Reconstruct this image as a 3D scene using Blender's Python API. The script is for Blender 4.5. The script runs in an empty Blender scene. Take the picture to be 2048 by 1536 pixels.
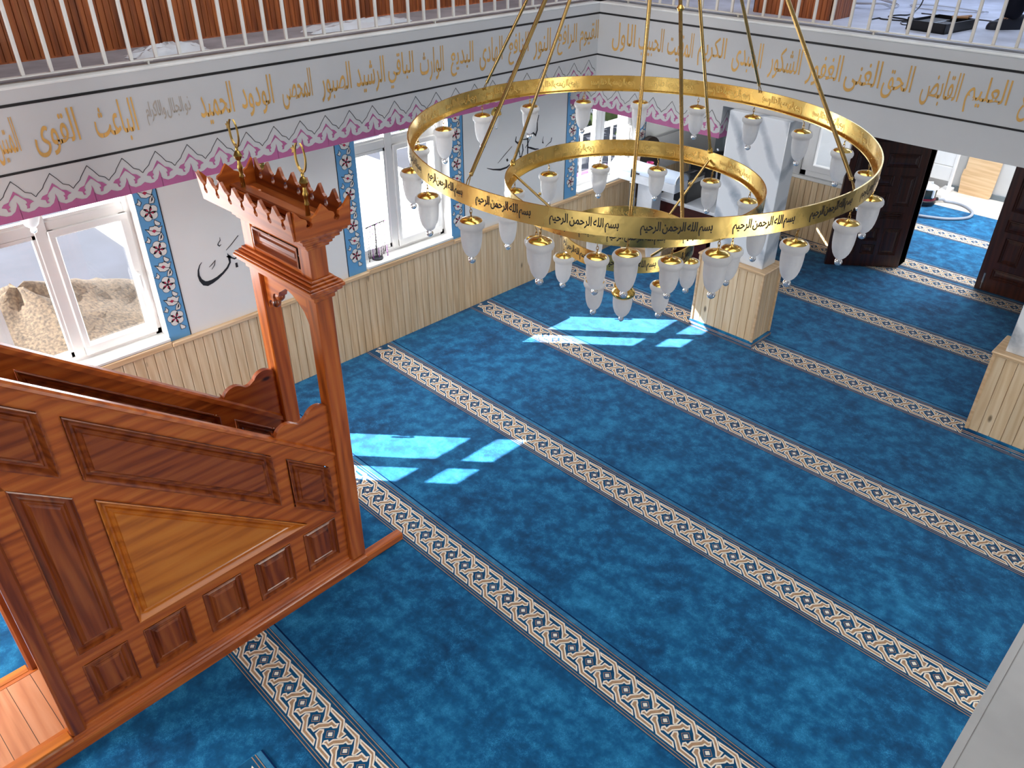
import bpy, math, random
from math import pi, sin, cos, radians
from mathutils import Vector, Matrix
from mathutils.geometry import tessellate_polygon

SCN = bpy.context.scene
COL = SCN.collection

# ------------------------------------------------------------------ camera
CAM_POS = (5.80264, -1.51969, 4.0)
R = ((0.7081260, 0.7060632, 0.0056825),
     (0.3859536, -0.3803170, -0.8404754),
     (-0.5912676, 0.5973557, -0.5418199))
cd = bpy.data.cameras.new('camera')
cam = bpy.data.objects.new('camera', cd)
COL.objects.link(cam)
cam.matrix_world = Matrix(((R[0][0], -R[1][0], -R[2][0], CAM_POS[0]),
                           (R[0][1], -R[1][1], -R[2][1], CAM_POS[1]),
                           (R[0][2], -R[1][2], -R[2][2], CAM_POS[2]),
                           (0, 0, 0, 1)))
cd.sensor_width = 36.0
cd.lens = 27.9
cd.clip_start = 0.05
SCN.camera = cam

# ------------------------------------------------------------------ light and exposure
SUN_DIR = Vector((1.0, 0.885, -0.95))
EXPOSURE = 0.55
vs = SCN.view_settings
vs.view_transform = 'Standard'
vs.look = 'None'
vs.exposure = EXPOSURE
vs.gamma = 1.0
vs.use_curve_mapping = False

w = bpy.data.worlds.new('sky')
SCN.world = w
w.use_nodes = True
bgn = w.node_tree.nodes['Background']
bgn.inputs[0].default_value = (0.70, 0.83, 1.0, 1)
bgn.inputs[1].default_value = 2.6

def light(name, typ, loc, energy, color=(1, 1, 1), rot=None, size=None, size_y=None, direction=None):
    l = bpy.data.lights.new(name, typ)
    l.energy = energy
    l.color = color
    if typ == 'AREA':
        l.shape = 'RECTANGLE'
        l.size = size
        l.size_y = size_y or size
    o = bpy.data.objects.new(name, l)
    COL.objects.link(o)
    o.location = loc
    if direction is not None:
        o.rotation_euler = Vector(direction).to_track_quat('-Z', 'Y').to_euler()
    return o

sun = light('sun', 'SUN', (-8, -6, 12), 27.0, (1.0, 0.97, 0.92), direction=SUN_DIR)
sun.data.angle = radians(0.4)
# added fill lights in place of unseen dome, upper, qibla and right side windows
light('dome_fill', 'AREA', (3.0, 2.2, 6.15), 95, (0.90, 0.95, 1.0), size=4.2, size_y=4.2, direction=(0, 0, -1))
light('gallery_back_fill', 'AREA', (3.6, 8.25, 4.5), 60, (0.58, 0.72, 1.0), size=4.0, size_y=1.6, direction=(0, -1, -0.35))
light('qibla_fill', 'AREA', (4.6, -3.2, 2.0), 40, (0.95, 0.97, 1.0), size=3.0, size_y=2.0, direction=(-0.25, 1, -0.1))
light('qibla_left_fill', 'AREA', (0.95, -3.2, 1.7), 110, (1.0, 0.97, 0.95), size=1.4, size_y=1.6, direction=(0.1, 1, -0.15))
light('right_side_fill', 'AREA', (8.5, 2.2, 1.45), 210, (1.0, 0.96, 0.90), size=1.3, size_y=8.5, direction=(-1, 0, 0.05))  # fill added to brighten the left wall, pulpit and brass
light('vestibule_daylight', 'AREA', (3.4, 10.2, 2.75), 130, (0.92, 0.96, 1.0), size=2.2, size_y=2.6, direction=(0, 0, -1))
for i_, yy in enumerate((-0.1, 2.92, 5.94)):
    light('window_fill', 'AREA', (0.015, yy, 1.55), 13, (0.93, 0.96, 1.0), size=1.2, size_y=1.0, direction=(1, 0, -0.25))  # extra soft fill added just inside each left wall window

# ------------------------------------------------------------------ materials
def lin(c):
    return tuple((x / 255 / 12.92) if x / 255 <= 0.04045 else ((x / 255 + 0.055) / 1.055) ** 2.4 for x in c) + (1.0,)

class NT:
    def __init__(self, name):
        self.m = bpy.data.materials.new(name)
        self.m.use_nodes = True
        self.t = self.m.node_tree
        self.b = self.t.nodes['Principled BSDF']
        self.out = self.t.nodes['Material Output']
    def n(self, typ, **kw):
        x = self.t.nodes.new(typ)
        for k, v in kw.items():
            setattr(x, k, v)
        return x
    def l(self, a, b):
        self.t.links.new(a, b)
    def coords(self, scale=(1, 1, 1), rot=(0, 0, 0)):
        tc = self.n('ShaderNodeTexCoord')
        mp = self.n('ShaderNodeMapping')
        mp.inputs['Scale'].default_value = scale
        mp.inputs['Rotation'].default_value = rot
        self.l(tc.outputs['Object'], mp.inputs['Vector'])
        return mp.outputs['Vector']
    def noise(self, vec, scale, detail=3, rough=0.55, dist=0.0):
        x = self.n('ShaderNodeTexNoise')
        x.inputs['Scale'].default_value = scale
        x.inputs['Detail'].default_value = detail
        x.inputs['Roughness'].default_value = rough
        x.inputs['Distortion'].default_value = dist
        self.l(vec, x.inputs['Vector'])
        return x.outputs['Fac']
    def ramp(self, fac, stops):
        x = self.n('ShaderNodeValToRGB')
        e = x.color_ramp.elements
        e[0].position, e[0].color = stops[0]
        e[1].position, e[1].color = stops[-1]
        for p, c in stops[1:-1]:
            k = e.new(p)
            k.color = c
        self.l(fac, x.inputs['Fac'])
        return x.outputs['Color']
    def mix(self, fac, a, b, mode='MIX'):
        x = self.n('ShaderNodeMix', data_type='RGBA', blend_type=mode)
        for sock, v in ((x.inputs['Factor'], fac), (x.inputs['A'], a), (x.inputs['B'], b)):
            if isinstance(v, (int, float, tuple)):
                sock.default_value = v
            else:
                self.l(v, sock)
        return x.outputs['Result']
    def bump(self, h, strength=0.2, dist=0.01):
        x = self.n('ShaderNodeBump')
        x.inputs['Strength'].default_value = strength
        x.inputs['Distance'].default_value = dist
        self.l(h, x.inputs['Height'])
        self.l(x.outputs['Normal'], self.b.inputs['Normal'])

def plain(name, rgb, rough=0.6, metal=0.0, spec=0.5, var=0.04, vscale=6.0, coat=0.0, bump=0.0):
    t = NT(name)
    v = t.coords()
    f = t.noise(v, vscale, 4)
    c = lin(rgb)
    lo = tuple(x * (1 - var * 2) for x in c[:3]) + (1,)
    hi = tuple(min(1, x * (1 + var * 2)) for x in c[:3]) + (1,)
    t.l(t.ramp(f, [(0.3, lo), (0.7, hi)]), t.b.inputs['Base Color'])
    t.b.inputs['Roughness'].default_value = rough
    t.b.inputs['Metallic'].default_value = metal
    t.b.inputs['Specular IOR Level'].default_value = spec
    t.b.inputs['Coat Weight'].default_value = coat
    t.b.inputs['Coat Roughness'].default_value = 0.12
    if bump:
        t.bump(t.noise(v, vscale * 12, 3), bump, 0.005)
    return t.m

def wood(name, dark, mid, light_, axis='Z', rough=0.35, coat=0.3, scale=1.0, knots=True, board=None, bvar=0.18, wave=0.2):
    """grain along the given object axis; optional per-board tone change (axis index, pitch)"""
    t = NT(name)
    a = {'X': 0, 'Y': 1, 'Z': 2}[axis]
    sc = [9.0 * scale] * 3
    sc[a] = 0.7 * scale
    v = t.coords(tuple(sc))
    wv = t.noise(v, 1.6, 3, 0.6, 0.8)
    fine = t.n('ShaderNodeTexWave', wave_type='BANDS', bands_direction='DIAGONAL')
    fine.inputs['Scale'].default_value = 1.1
    fine.inputs['Distortion'].default_value = 7.0
    fine.inputs['Detail'].default_value = 3.0
    fine.inputs['Detail Scale'].default_value = 1.2
    t.l(v, fine.inputs['Vector'])
    f = t.mix(wave, wv, fine.outputs['Fac'])
    col = t.ramp(f, [(0.22, lin(dark)), (0.5, lin(mid)), (0.8, lin(light_))])
    if knots:
        sk = [2.6 * scale] * 3
        sk[a] = 1.1 * scale
        vk = t.coords(tuple(sk))
        vo = t.n('ShaderNodeTexVoronoi', feature='F1')
        vo.inputs['Scale'].default_value = 1.7
        t.l(vk, vo.inputs['Vector'])
        kf = t.ramp(vo.outputs['Distance'], [(0.035, (1, 1, 1, 1)), (0.085, (0, 0, 0, 1))])
        col = t.mix(kf, col, tuple(x * 0.35 for x in lin(dark)[:3]) + (1,))
    if board:
        tc = t.n('ShaderNodeTexCoord')
        sp = t.n('ShaderNodeSeparateXYZ')
        t.l(tc.outputs['Object'], sp.inputs[0])
        def fl(idx, pitch):
            d = t.n('ShaderNodeMath', operation='DIVIDE')
            t.l(sp.outputs[idx], d.inputs[0])
            d.inputs[1].default_value = pitch
            q = t.n('ShaderNodeMath', operation='FLOOR')
            t.l(d.outputs[0], q.inputs[0])
            return q.outputs[0]
        cb = t.n('ShaderNodeCombineXYZ')
        for k, (idx, pitch) in enumerate(board):
            t.l(fl(idx, pitch), cb.inputs[k])
        wn = t.n('ShaderNodeTexWhiteNoise', noise_dimensions='3D')
        t.l(cb.outputs[0], wn.inputs['Vector'])
        mr = t.n('ShaderNodeMapRange')
        mr.inputs['To Min'].default_value = 1 - bvar
        mr.inputs['To Max'].default_value = 1 + bvar
        t.l(wn.outputs['Value'], mr.inputs['Value'])
        hs = t.n('ShaderNodeHueSaturation')
        t.l(mr.outputs[0], hs.inputs['Value'])
        t.l(col, hs.inputs['Color'])
        col = hs.outputs['Color']
    t.l(col, t.b.inputs['Base Color'])
    t.b.inputs['Roughness'].default_value = rough
    t.b.inputs['Coat Weight'].default_value = coat
    t.b.inputs['Coat Roughness'].default_value = 0.15
    t.bump(f, 0.05, 0.004)
    return t.m

def carpet(name, dark, mid, hi, strong=1.0):
    t = NT(name)
    v = t.coords()
    big = t.noise(v, 2.3, 4, 0.6)
    med = t.noise(v, 9.0, 5, 0.65)
    m1 = t.mix(0.55, big, med)
    col = t.ramp(m1, [(0.36, lin(dark)), (0.5, lin(mid)), (0.66, lin(hi))])
    # short pale fibre marks
    vf = t.coords((1, 1, 1), (0, 0, radians(35)))
    mg = t.n('ShaderNodeTexNoise')
    mg.inputs['Scale'].default_value = 30.0
    mg.inputs['Detail'].default_value = 5.0
    mg.inputs['Roughness'].default_value = 0.7
    mg.inputs['Distortion'].default_value = 2.5
    t.l(vf, mg.inputs['Vector'])
    ab = t.n('ShaderNodeMath', operation='SUBTRACT')
    t.l(mg.outputs['Fac'], ab.inputs[0])
    ab.inputs[1].default_value = 0.53
    aa = t.n('ShaderNodeMath', operation='ABSOLUTE')
    t.l(ab.outputs[0], aa.inputs[0])
    vein = t.ramp(aa.outputs[0], [(0.0, (1, 1, 1, 1)), (0.022, (0, 0, 0, 1))])
    msk = t.ramp(med, [(0.46, (0, 0, 0, 1)), (0.66, (0.62 * strong, 0.62 * strong, 0.62 * strong, 1))])
    fm = t.mix(1.0, vein, msk, 'MULTIPLY')
    col = t.mix(fm, col, tuple(min(1, x * 2.1 + 0.03) for x in lin(hi)[:3]) + (1,))
    t.l(col, t.b.inputs['Base Color'])
    t.b.inputs['Roughness'].default_value = 0.92
    t.b.inputs['Specular IOR Level'].default_value = 0.12
    t.b.inputs['Sheen Weight'].default_value = 0.15
    t.bump(t.noise(v, 260, 2), 0.25, 0.004)
    return t.m

def marble(name, base, vein, scale=2.0, rot=(0, radians(35), radians(20))):
    t = NT(name)
    v = t.coords((1, 1, 1), rot)
    wv = t.n('ShaderNodeTexWave', wave_type='BANDS', bands_direction='X')
    wv.inputs['Scale'].default_value = scale
    wv.inputs['Distortion'].default_value = 3.0
    wv.inputs['Detail'].default_value = 5.0
    wv.inputs['Detail Scale'].default_value = 1.3
    t.l(v, wv.inputs['Vector'])
    n = t.noise(v, 3.5, 6, 0.6, 0.6)
    f = t.mix(0.5, wv.outputs['Fac'], n)
    t.l(t.ramp(f, [(0.18, lin(vein)), (0.42, lin(base)), (0.8, lin(base))]), t.b.inputs['Base Color'])
    t.b.inputs['Roughness'].default_value = 0.12
    return t.m

def gold(name, rgb, rough=0.14, bump=0.02):
    t = NT(name)
    v = t.coords()
    t.b.inputs['Base Color'].default_value = lin(rgb)
    t.b.inputs['Metallic'].default_value = 1.0
    f = t.noise(v, 7, 3)
    t.l(t.ramp(f, [(0.3, (rough * 0.7,) * 3 + (1,)), (0.7, (rough * 1.4,) * 3 + (1,))]), t.b.inputs['Roughness'])
    t.bump(f, bump, 0.02)
    return t.m

def glass_pane(name, tint=(1, 1, 1)):
    t = NT(name)
    tr = t.n('ShaderNodeBsdfTransparent')
    tr.inputs[0].default_value = (*tint, 1)
    gl = t.n('ShaderNodeBsdfGlossy')
    gl.inputs['Roughness'].default_value = 0.03
    lw = t.n('ShaderNodeLayerWeight')
    lw.inputs['Blend'].default_value = 0.5
    fr = t.n('ShaderNodeMapRange')
    fr.inputs['From Min'].default_value = 0.45
    fr.inputs['To Min'].default_value = 0.025
    fr.inputs['To Max'].default_value = 0.45
    t.l(lw.outputs['Facing'], fr.inputs['Value'])
    mx = t.n('ShaderNodeMixShader')
    t.l(fr.outputs[0], mx.inputs[0])
    t.l(tr.outputs[0], mx.inputs[1])
    t.l(gl.outputs[0], mx.inputs[2])
    t.l(mx.outputs[0], t.out.inputs['Surface'])
    return t.m

def frosted(name):
    t = NT(name)
    v = t.coords()
    f = t.noise(v, 40, 2)
    t.l(t.ramp(f, [(0.3, (0.80, 0.82, 0.84, 1)), (0.7, (0.88, 0.89, 0.90, 1))]), t.b.inputs['Base Color'])
    t.b.inputs['Roughness'].default_value = 0.38
    ts = t.n('ShaderNodeBsdfTranslucent')
    ts.inputs[0].default_value = (0.92, 0.93, 0.95, 1)
    tp = t.n('ShaderNodeBsdfTransparent')
    m1 = t.n('ShaderNodeMixShader')
    m1.inputs[0].default_value = 0.45
    t.l(t.b.outputs[0], m1.inputs[1])
    t.l(ts.outputs[0], m1.inputs[2])
    m2 = t.n('ShaderNodeMixShader')
    m2.inputs[0].default_value = 0.14
    t.l(m1.outputs[0], m2.inputs[1])
    t.l(tp.outputs[0], m2.inputs[2])
    t.l(m2.outputs[0], t.out.inputs['Surface'])
    return t.m

def crystal(name):
    t = NT(name)
    t.b.inputs['Base Color'].default_value = (0.95, 0.96, 0.98, 1)
    t.b.inputs['Roughness'].default_value = 0.03
    t.b.inputs['Transmission Weight'].default_value = 0.9
    t.b.inputs['IOR'].default_value = 1.48
    return t.m

M = {}
M['plaster'] = plain('white_plaster', (192, 192, 192), 0.75, var=0.015, vscale=2.0)  # darkened: weaker light on the gallery fronts is put into the colour
M['plaster_lightened'] = plain('lightened_wall_paint', (232, 232, 230), 0.7, var=0.012, vscale=2.0)  # lightened in place of stronger light on the lower left wall
M['ceil'] = plain('ceiling_paint', (222, 220, 214), 0.8, var=0.01)
M['concrete'] = plain('dusty_gallery_floor', (168, 166, 172), 0.8, var=0.12, vscale=3.5)
M['gallery_floor'] = plain('pale_sheet_floor', (205, 210, 225), 0.65, var=0.10, vscale=3.0)
M['ledge'] = plain('painted_ledge', (226, 226, 222), 0.6, var=0.05, vscale=4.0)
M['ledge_near'] = plain('grey_ledge_top', (214, 212, 208), 0.55, var=0.07, vscale=5.0)
M['black'] = plain('black_paint', (14, 14, 16), 0.5, var=0.02)
M['pink'] = plain('mauve_paint', (170, 92, 138), 0.6, var=0.04, vscale=5)
M['ochre'] = plain('ochre_lettering_paint', (206, 158, 84), 0.6, var=0.10, vscale=3)
M['greyink'] = plain('faded_lettering_paint', (172, 160, 146), 0.6)
M['blue_strip'] = plain('azure_paint', (96, 158, 206), 0.6, var=0.03)
M['petal'] = plain('petal_white_paint', (226, 224, 220), 0.6, var=0.01)
M['crimson'] = plain('crimson_paint', (176, 36, 74), 0.6)
M['ink'] = plain('ink_outline_paint', (26, 24, 30), 0.6)
M['upvc'] = plain('white_window_plastic', (232, 231, 230), 0.3, var=0.01)
M['marble_sill'] = plain('white_marble_sill', (228, 227, 222), 0.25, var=0.03)
M['pane'] = glass_pane('window_glass')
M['pine'] = wood('pale_pine_boards', (206, 172, 130), (222, 194, 154), (234, 212, 178), 'Z', 0.45, 0.15, 1.0, True, [(1, 0.0822), (0, 0.0822)], 0.05)
M['pine_y'] = wood('pale_pine_rail', (200, 158, 112), (220, 184, 140), (230, 200, 160), 'Y', 0.4, 0.2, 1.0, False)
M['pine_x'] = wood('pale_pine_cap', (198, 160, 118), (216, 182, 140), (230, 200, 162), 'X', 0.4, 0.2, 1.0, False)
M['slat'] = wood('brown_slat_boards', (104, 48, 18), (156, 82, 36), (184, 106, 52), 'Z', 0.5, 0.1, 1.0, True, [(1, 0.0431), (0, 0.0431)], 0.22)
MB_D, MB_M, MB_L = (134, 58, 14), (190, 94, 30), (214, 124, 50)
for ax in 'XYZ':
    M['mw' + ax] = wood('varnished_pine_' + ax.lower(), MB_D, MB_M, MB_L, ax, 0.32, 0.35, 1.0, True)
    M['mp' + ax] = wood('varnished_red_pine_' + ax.lower(), (88, 28, 8), (148, 70, 24), (176, 96, 40), ax, 0.3, 0.35, 1.0, True)
M['mtri'] = wood('varnished_honey_pine', (160, 78, 18), (208, 118, 34), (222, 138, 50), 'Y', 0.3, 0.35, 0.7, True)
M['door'] = wood('dark_walnut_door', (36, 14, 8), (62, 26, 14), (84, 38, 20), 'Z', 0.35, 0.25, 1.0, False)
M['platform'] = wood('bare_platform_boards', (188, 112, 70), (214, 142, 98), (226, 160, 120), 'X', 0.4, 0.25, 0.8, True, [(1, 0.12)], 0.05)
M['redwood'] = wood('dark_red_desk', (44, 10, 8), (66, 16, 12), (84, 26, 18), 'X', 0.4, 0.2, 1.0, False)
M['carpet'] = carpet('blue_carpet', (3, 62, 102), (9, 90, 136), (34, 124, 170), 1.5)
M['carpet_band'] = carpet('blue_carpet_border', (4, 62, 98), (8, 76, 116), (18, 92, 132), 0.25)
M['carpet_light'] = carpet('blue_carpet_edge', (30, 96, 140), (46, 116, 158), (70, 140, 178), 0.6)
M['carpet_dark'] = plain('carpet_seam', (8, 40, 82), 0.95, spec=0.1)
M['motif_tan'] = plain('tan_carpet_yarn', (176, 142, 112), 0.95, spec=0.1, var=0.08, vscale=30)
M['motif_cream'] = plain('cream_carpet_yarn', (240, 230, 212), 0.95, spec=0.1, var=0.03)
M['marble'] = marble('grey_veined_marble', (222, 226, 230), (150, 160, 172), 1.3)
M['marble_white'] = marble('white_marble_dark_vein', (236, 237, 236), (120, 126, 134), 0.9)
M['gold'] = gold('polished_brass', (240, 200, 110), 0.17)
M['band'] = gold('brushed_brass_band', (232, 198, 118), 0.26, 0.12)
M['gold_rod'] = gold('satin_brass', (196, 164, 104), 0.26)
M['gold_old'] = gold('aged_brass', (168, 138, 74), 0.3)
M['emboss'] = plain('raised_brass_letters', (246, 214, 130), 0.45, metal=0.7)
M['frost'] = frosted('frosted_glass')
M['crystal'] = crystal('clear_glass')
M['whitemetal'] = plain('white_rail_paint', (226, 225, 220), 0.4, var=0.02)
M['creammetal'] = plain('cream_rail_paint', (214, 208, 198), 0.45, var=0.03)
M['steel'] = plain('brushed_steel', (170, 172, 174), 0.3, metal=1.0)
M['plastic_white'] = plain('white_plastic', (228, 232, 238), 0.35)
M['plastic_black'] = plain('black_plastic', (16, 16, 20), 0.4)
M['plastic_dark'] = plain('dark_tank', (40, 48, 46), 0.25)
M['plastic_red'] = plain('maroon_plastic', (104, 16, 40), 0.35)
M['hose'] = plain('grey_hose', (150, 156, 168), 0.5)
M['tile'] = plain('beige_stone_floor', (212, 202, 192), 0.5, var=0.08, vscale=3)
M['navy'] = plain('navy_cloth', (16, 18, 30), 0.85, spec=0.2)
M['shoe'] = plain('dark_shoe_leather', (30, 33, 46), 0.6)
M['skin'] = plain('skin', (196, 150, 122), 0.55)
M['hair'] = plain('dark_hair', (38, 26, 20), 0.6)
M['cablewhite'] = plain('white_cable', (206, 208, 216), 0.5)
M['asphalt'] = plain('sunlit_asphalt', (40, 43, 53), 0.9, var=0.10, vscale=1.2)
M['gravel'] = plain('tan_gravel', (70, 58, 44), 0.95, var=0.35, vscale=34, bump=0.5)
M['leaf'] = plain('sunlit_foliage', (50, 70, 24), 0.8, var=0.35, vscale=9)
M['mug'] = plain('pink_mug', (196, 84, 140), 0.35)
M['yellow'] = plain('yellow_cloth', (196, 160, 30), 0.8)
M['chest'] = plain('pale_blue_white_lacquer', (206, 220, 238), 0.3)
M['greyboard'] = plain('grey_door_paint', (112, 122, 128), 0.5)
M['pinkcloth'] = plain('pink_outdoor_cloth', (226, 92, 140), 0.8)
M['bead_dark'] = plain('dark_beads', (52, 46, 48), 0.35)
M['bead_purple'] = plain('purple_beads', (146, 62, 150), 0.35)
M['tooltan'] = plain('tool_handle_tan', (190, 140, 96), 0.6)

# ------------------------------------------------------------------ mesh helpers
class MB:
    def __init__(self):
        self.v, self.f, self.m = [], [], []
        self.smooth = False
    def add(self, vs_, fs, m=0):
        o = len(self.v)
        self.v += [tuple(p) for p in vs_]
        for q in fs:
            self.f.append([i + o for i in q])
            self.m.append(m)
        return self
    def box(self, x0, x1, y0, y1, z0, z1, m=0, T=None):
        vs_ = [(x, y, z) for x in (x0, x1) for y in (y0, y1) for z in (z0, z1)]
        if T is not None:
            vs_ = [T @ Vector(p) for p in vs_]
        return self.add(vs_, [(0, 1, 3, 2), (4, 6, 7, 5), (0, 4, 5, 1), (2, 3, 7, 6), (0, 2, 6, 4), (1, 5, 7, 3)], m)
    def bbox(self, x0, x1, y0, y1, z0, z1, b=0.004, m=0):
        """box with chamfered edges along every side (cheap bevel)"""
        xs, ys, zs = (x0, x1), (y0, y1), (z0, z1)
        vs_, idx = [], {}
        for i in (0, 1):
            for j in (0, 1):
                for k in (0, 1):
                    sx, sy, sz = (1 - 2 * i) * b, (1 - 2 * j) * b, (1 - 2 * k) * b
                    for ax in range(3):
                        p = [xs[i] + sx, ys[j] + sy, zs[k] + sz]
                        p[ax] = (xs[i], ys[j], zs[k])[ax]
                        idx[(i, j, k, ax)] = len(vs_)
                        vs_.append(tuple(p))
        F = []
        for ax in range(3):
            o1, o2 = [a for a in range(3) if a != ax]
            for s in (0, 1):
                q = []
                for a, b_ in ((0, 0), (1, 0), (1, 1), (0, 1)):
                    k = [0, 0, 0]
                    k[ax], k[o1], k[o2] = s, a, b_
                    q.append(idx[(*k, ax)])
                F.append(q)
        for ax in range(3):
            o1, o2 = [a for a in range(3) if a != ax]
            for a in (0, 1):
                for b_ in (0, 1):
                    k0 = [0, 0, 0]
                    k0[o1], k0[o2] = a, b_
                    k1 = list(k0)
                    k1[ax] = 1
                    F.append([idx[(*k0, o1)], idx[(*k1, o1)], idx[(*k1, o2)], idx[(*k0, o2)]])
        for i in (0, 1):
            for j in (0, 1):
                for k in (0, 1):
                    F.append([idx[(i, j, k, 0)], idx[(i, j, k, 1)], idx[(i, j, k, 2)]])
        return self.add(vs_, F, m)
    def lathe(self, prof, segs=24, c=(0, 0, 0), m=0, T=None):
        vs_, fs = [], []
        n = len(prof)
        for s in range(segs):
            a = 2 * pi * s / segs
            for r, z in prof:
                p = Vector((r * cos(a), r * sin(a), z))
                if T is not None:
                    p = T @ p
                vs_.append((p.x + c[0], p.y + c[1], p.z + c[2]))
        for s in range(segs):
            t = (s + 1) % segs
            for i in range(n - 1):
                fs.append((s * n + i, t * n + i, t * n + i + 1, s * n + i + 1))
        return self.add(vs_, fs, m)
    def tube(self, pts, r, segs=8, m=0, caps=True, closed=False):
        pts = [Vector(p) for p in pts]
        n = len(pts)
        rr = r if isinstance(r, (list, tuple)) else [r] * n
        vs_, fs = [], []
        up = None
        for i, p in enumerate(pts):
            if closed:
                d = pts[(i + 1) % n] - pts[i - 1]
            else:
                d = pts[min(i + 1, n - 1)] - pts[max(i - 1, 0)]
            d.normalize()
            if up is None:
                up = Vector((0, 0, 1)) if abs(d.z) < 0.9 else Vector((1, 0, 0))
            a = d.cross(up)
            if a.length < 1e-6:
                a = d.orthogonal()
            a.normalize()
            b = a.cross(d).normalized()
            up = b
            for s in range(segs):
                t = 2 * pi * s / segs
                q = p + (a * cos(t) + b * sin(t)) * rr[i]
                vs_.append(tuple(q))
        for i in range(n if closed else n - 1):
            j = (i + 1) % n
            for s in range(segs):
                t = (s + 1) % segs
                fs.append((i * segs + s, i * segs + t, j * segs + t, j * segs + s))
        if caps and not closed:
            fs.append(tuple(range(segs))[::-1])
            fs.append(tuple((n - 1) * segs + s for s in range(segs)))
        return self.add(vs_, fs, m)
    def poly(self, pts2, place, m=0, holes=()):
        """flat filled polygon (may be concave, may have holes); place maps (u,v) to 3D"""
        loops = [list(pts2)] + [list(h) for h in holes]
        tri = tessellate_polygon([[Vector((p[0], p[1], 0)) for p in lp] for lp in loops])
        flat = [p for lp in loops for p in lp]
        return self.add([place(*p) for p in flat], [tuple(t) for t in tri], m)
    def prism(self, pts2, place, d0, d1, m=0, msides=None, holes=()):
        """extruded polygon; place(u,v,d)"""
        loops = [list(pts2)] + [list(h) for h in holes]
        tri = tessellate_polygon([[Vector((p[0], p[1], 0)) for p in lp] for lp in loops])
        flat = [p for lp in loops for p in lp]
        self.add([place(p[0], p[1], d0) for p in flat], [tuple(t) for t in tri], m)
        self.add([place(p[0], p[1], d1) for p in flat], [tuple(t)[::-1] for t in tri], m)
        for lp in loops:
            n = len(lp)
            self.add([place(p[0], p[1], d) for p in lp for d in (d0, d1)],
                     [(2 * i, 2 * i + 1, 2 * ((i + 1) % n) + 1, 2 * ((i + 1) % n)) for i in range(n)], m if msides is None else msides)
        return self
    def ribbon(self, pts2, wd, place, m=0, closed=False):
        """stroke of width wd (number or list) along 2D points, mitred"""
        n = len(pts2)
        P = [Vector((p[0], p[1])) for p in pts2]
        W = wd if isinstance(wd, (list, tuple)) else [wd] * n
        vs_ = []
        for i in range(n):
            if closed:
                a, b = P[i] - P[i - 1], P[(i + 1) % n] - P[i]
            else:
                a, b = P[i] - P[max(i - 1, 0)], P[min(i + 1, n - 1)] - P[i]
            a = a.normalized() if a.length > 0 else b.normalized()
            b = b.normalized() if b.length > 0 else a
            t = a + b
            t = t.normalized() if t.length > 1e-6 else a
            nn = Vector((-t.y, t.x))
            k = max(0.45, nn.dot(Vector((-a.y, a.x))))
            h = W[i] / 2 / k
            vs_ += [place(*(P[i] + nn * h)), place(*(P[i] - nn * h))]
        fs = [(2 * i, 2 * i + 1, 2 * ((i + 1) % n) + 1, 2 * ((i + 1) % n)) for i in range(n if closed else n - 1)]
        return self.add(vs_, fs, m)
    def build(self, name, mats, parent=None, smooth=None):
        me = bpy.data.meshes.new(name)
        me.from_pydata(self.v, [], self.f)
        if not isinstance(mats, (list, tuple)):
            mats = [mats]
        for mt in mats:
            me.materials.append(mt)
        me.polygons.foreach_set('material_index', self.m)
        me.update()
        if smooth:
            me.polygons.foreach_set('use_smooth', [True] * len(me.polygons))
            if hasattr(me, 'set_sharp_from_angle'):
                me.set_sharp_from_angle(angle=radians(smooth))
        o = bpy.data.objects.new(name, me)
        COL.objects.link(o)
        if parent is not None:
            o.parent = parent
        return o

def empty(name, loc=(0, 0, 0), rotz=0.0):
    o = bpy.data.objects.new(name, None)
    o.empty_display_size = 0.1
    COL.objects.link(o)
    o.location = loc
    o.rotation_euler = (0, 0, rotz)
    return o
def tag(o, label, cat, group=None, kind=None):
    o['label'] = label
    o['category'] = cat
    if group:
        o['group'] = group
    if kind:
        o['kind'] = kind
    return o
def struct(o):
    o['kind'] = 'structure'
    return o
def copy_tree(o, parent=None):
    c = o.copy()
    COL.objects.link(c)
    c.parent = parent
    for ch in list(o.children):
        copy_tree(ch, c)
    return c
def arc(cx, cy, r, a0, a1, n):
    return [(cx + r * cos(radians(a0 + (a1 - a0) * i / n)), cy + r * sin(radians(a0 + (a1 - a0) * i / n))) for i in range(n + 1)]
def unp(u, v, ax, val):
    """where the ray of a photograph point meets the plane coordinate[ax] = val (used for tracing painted strokes)"""
    d = Vector((R[0][i] * (u - 1024) / 1587.183 + R[1][i] * (v - 768) / 1587.183 + R[2][i] for i in range(3)))
    t = (val - CAM_POS[ax]) / d[ax]
    return Vector(CAM_POS) + d * t

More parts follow.
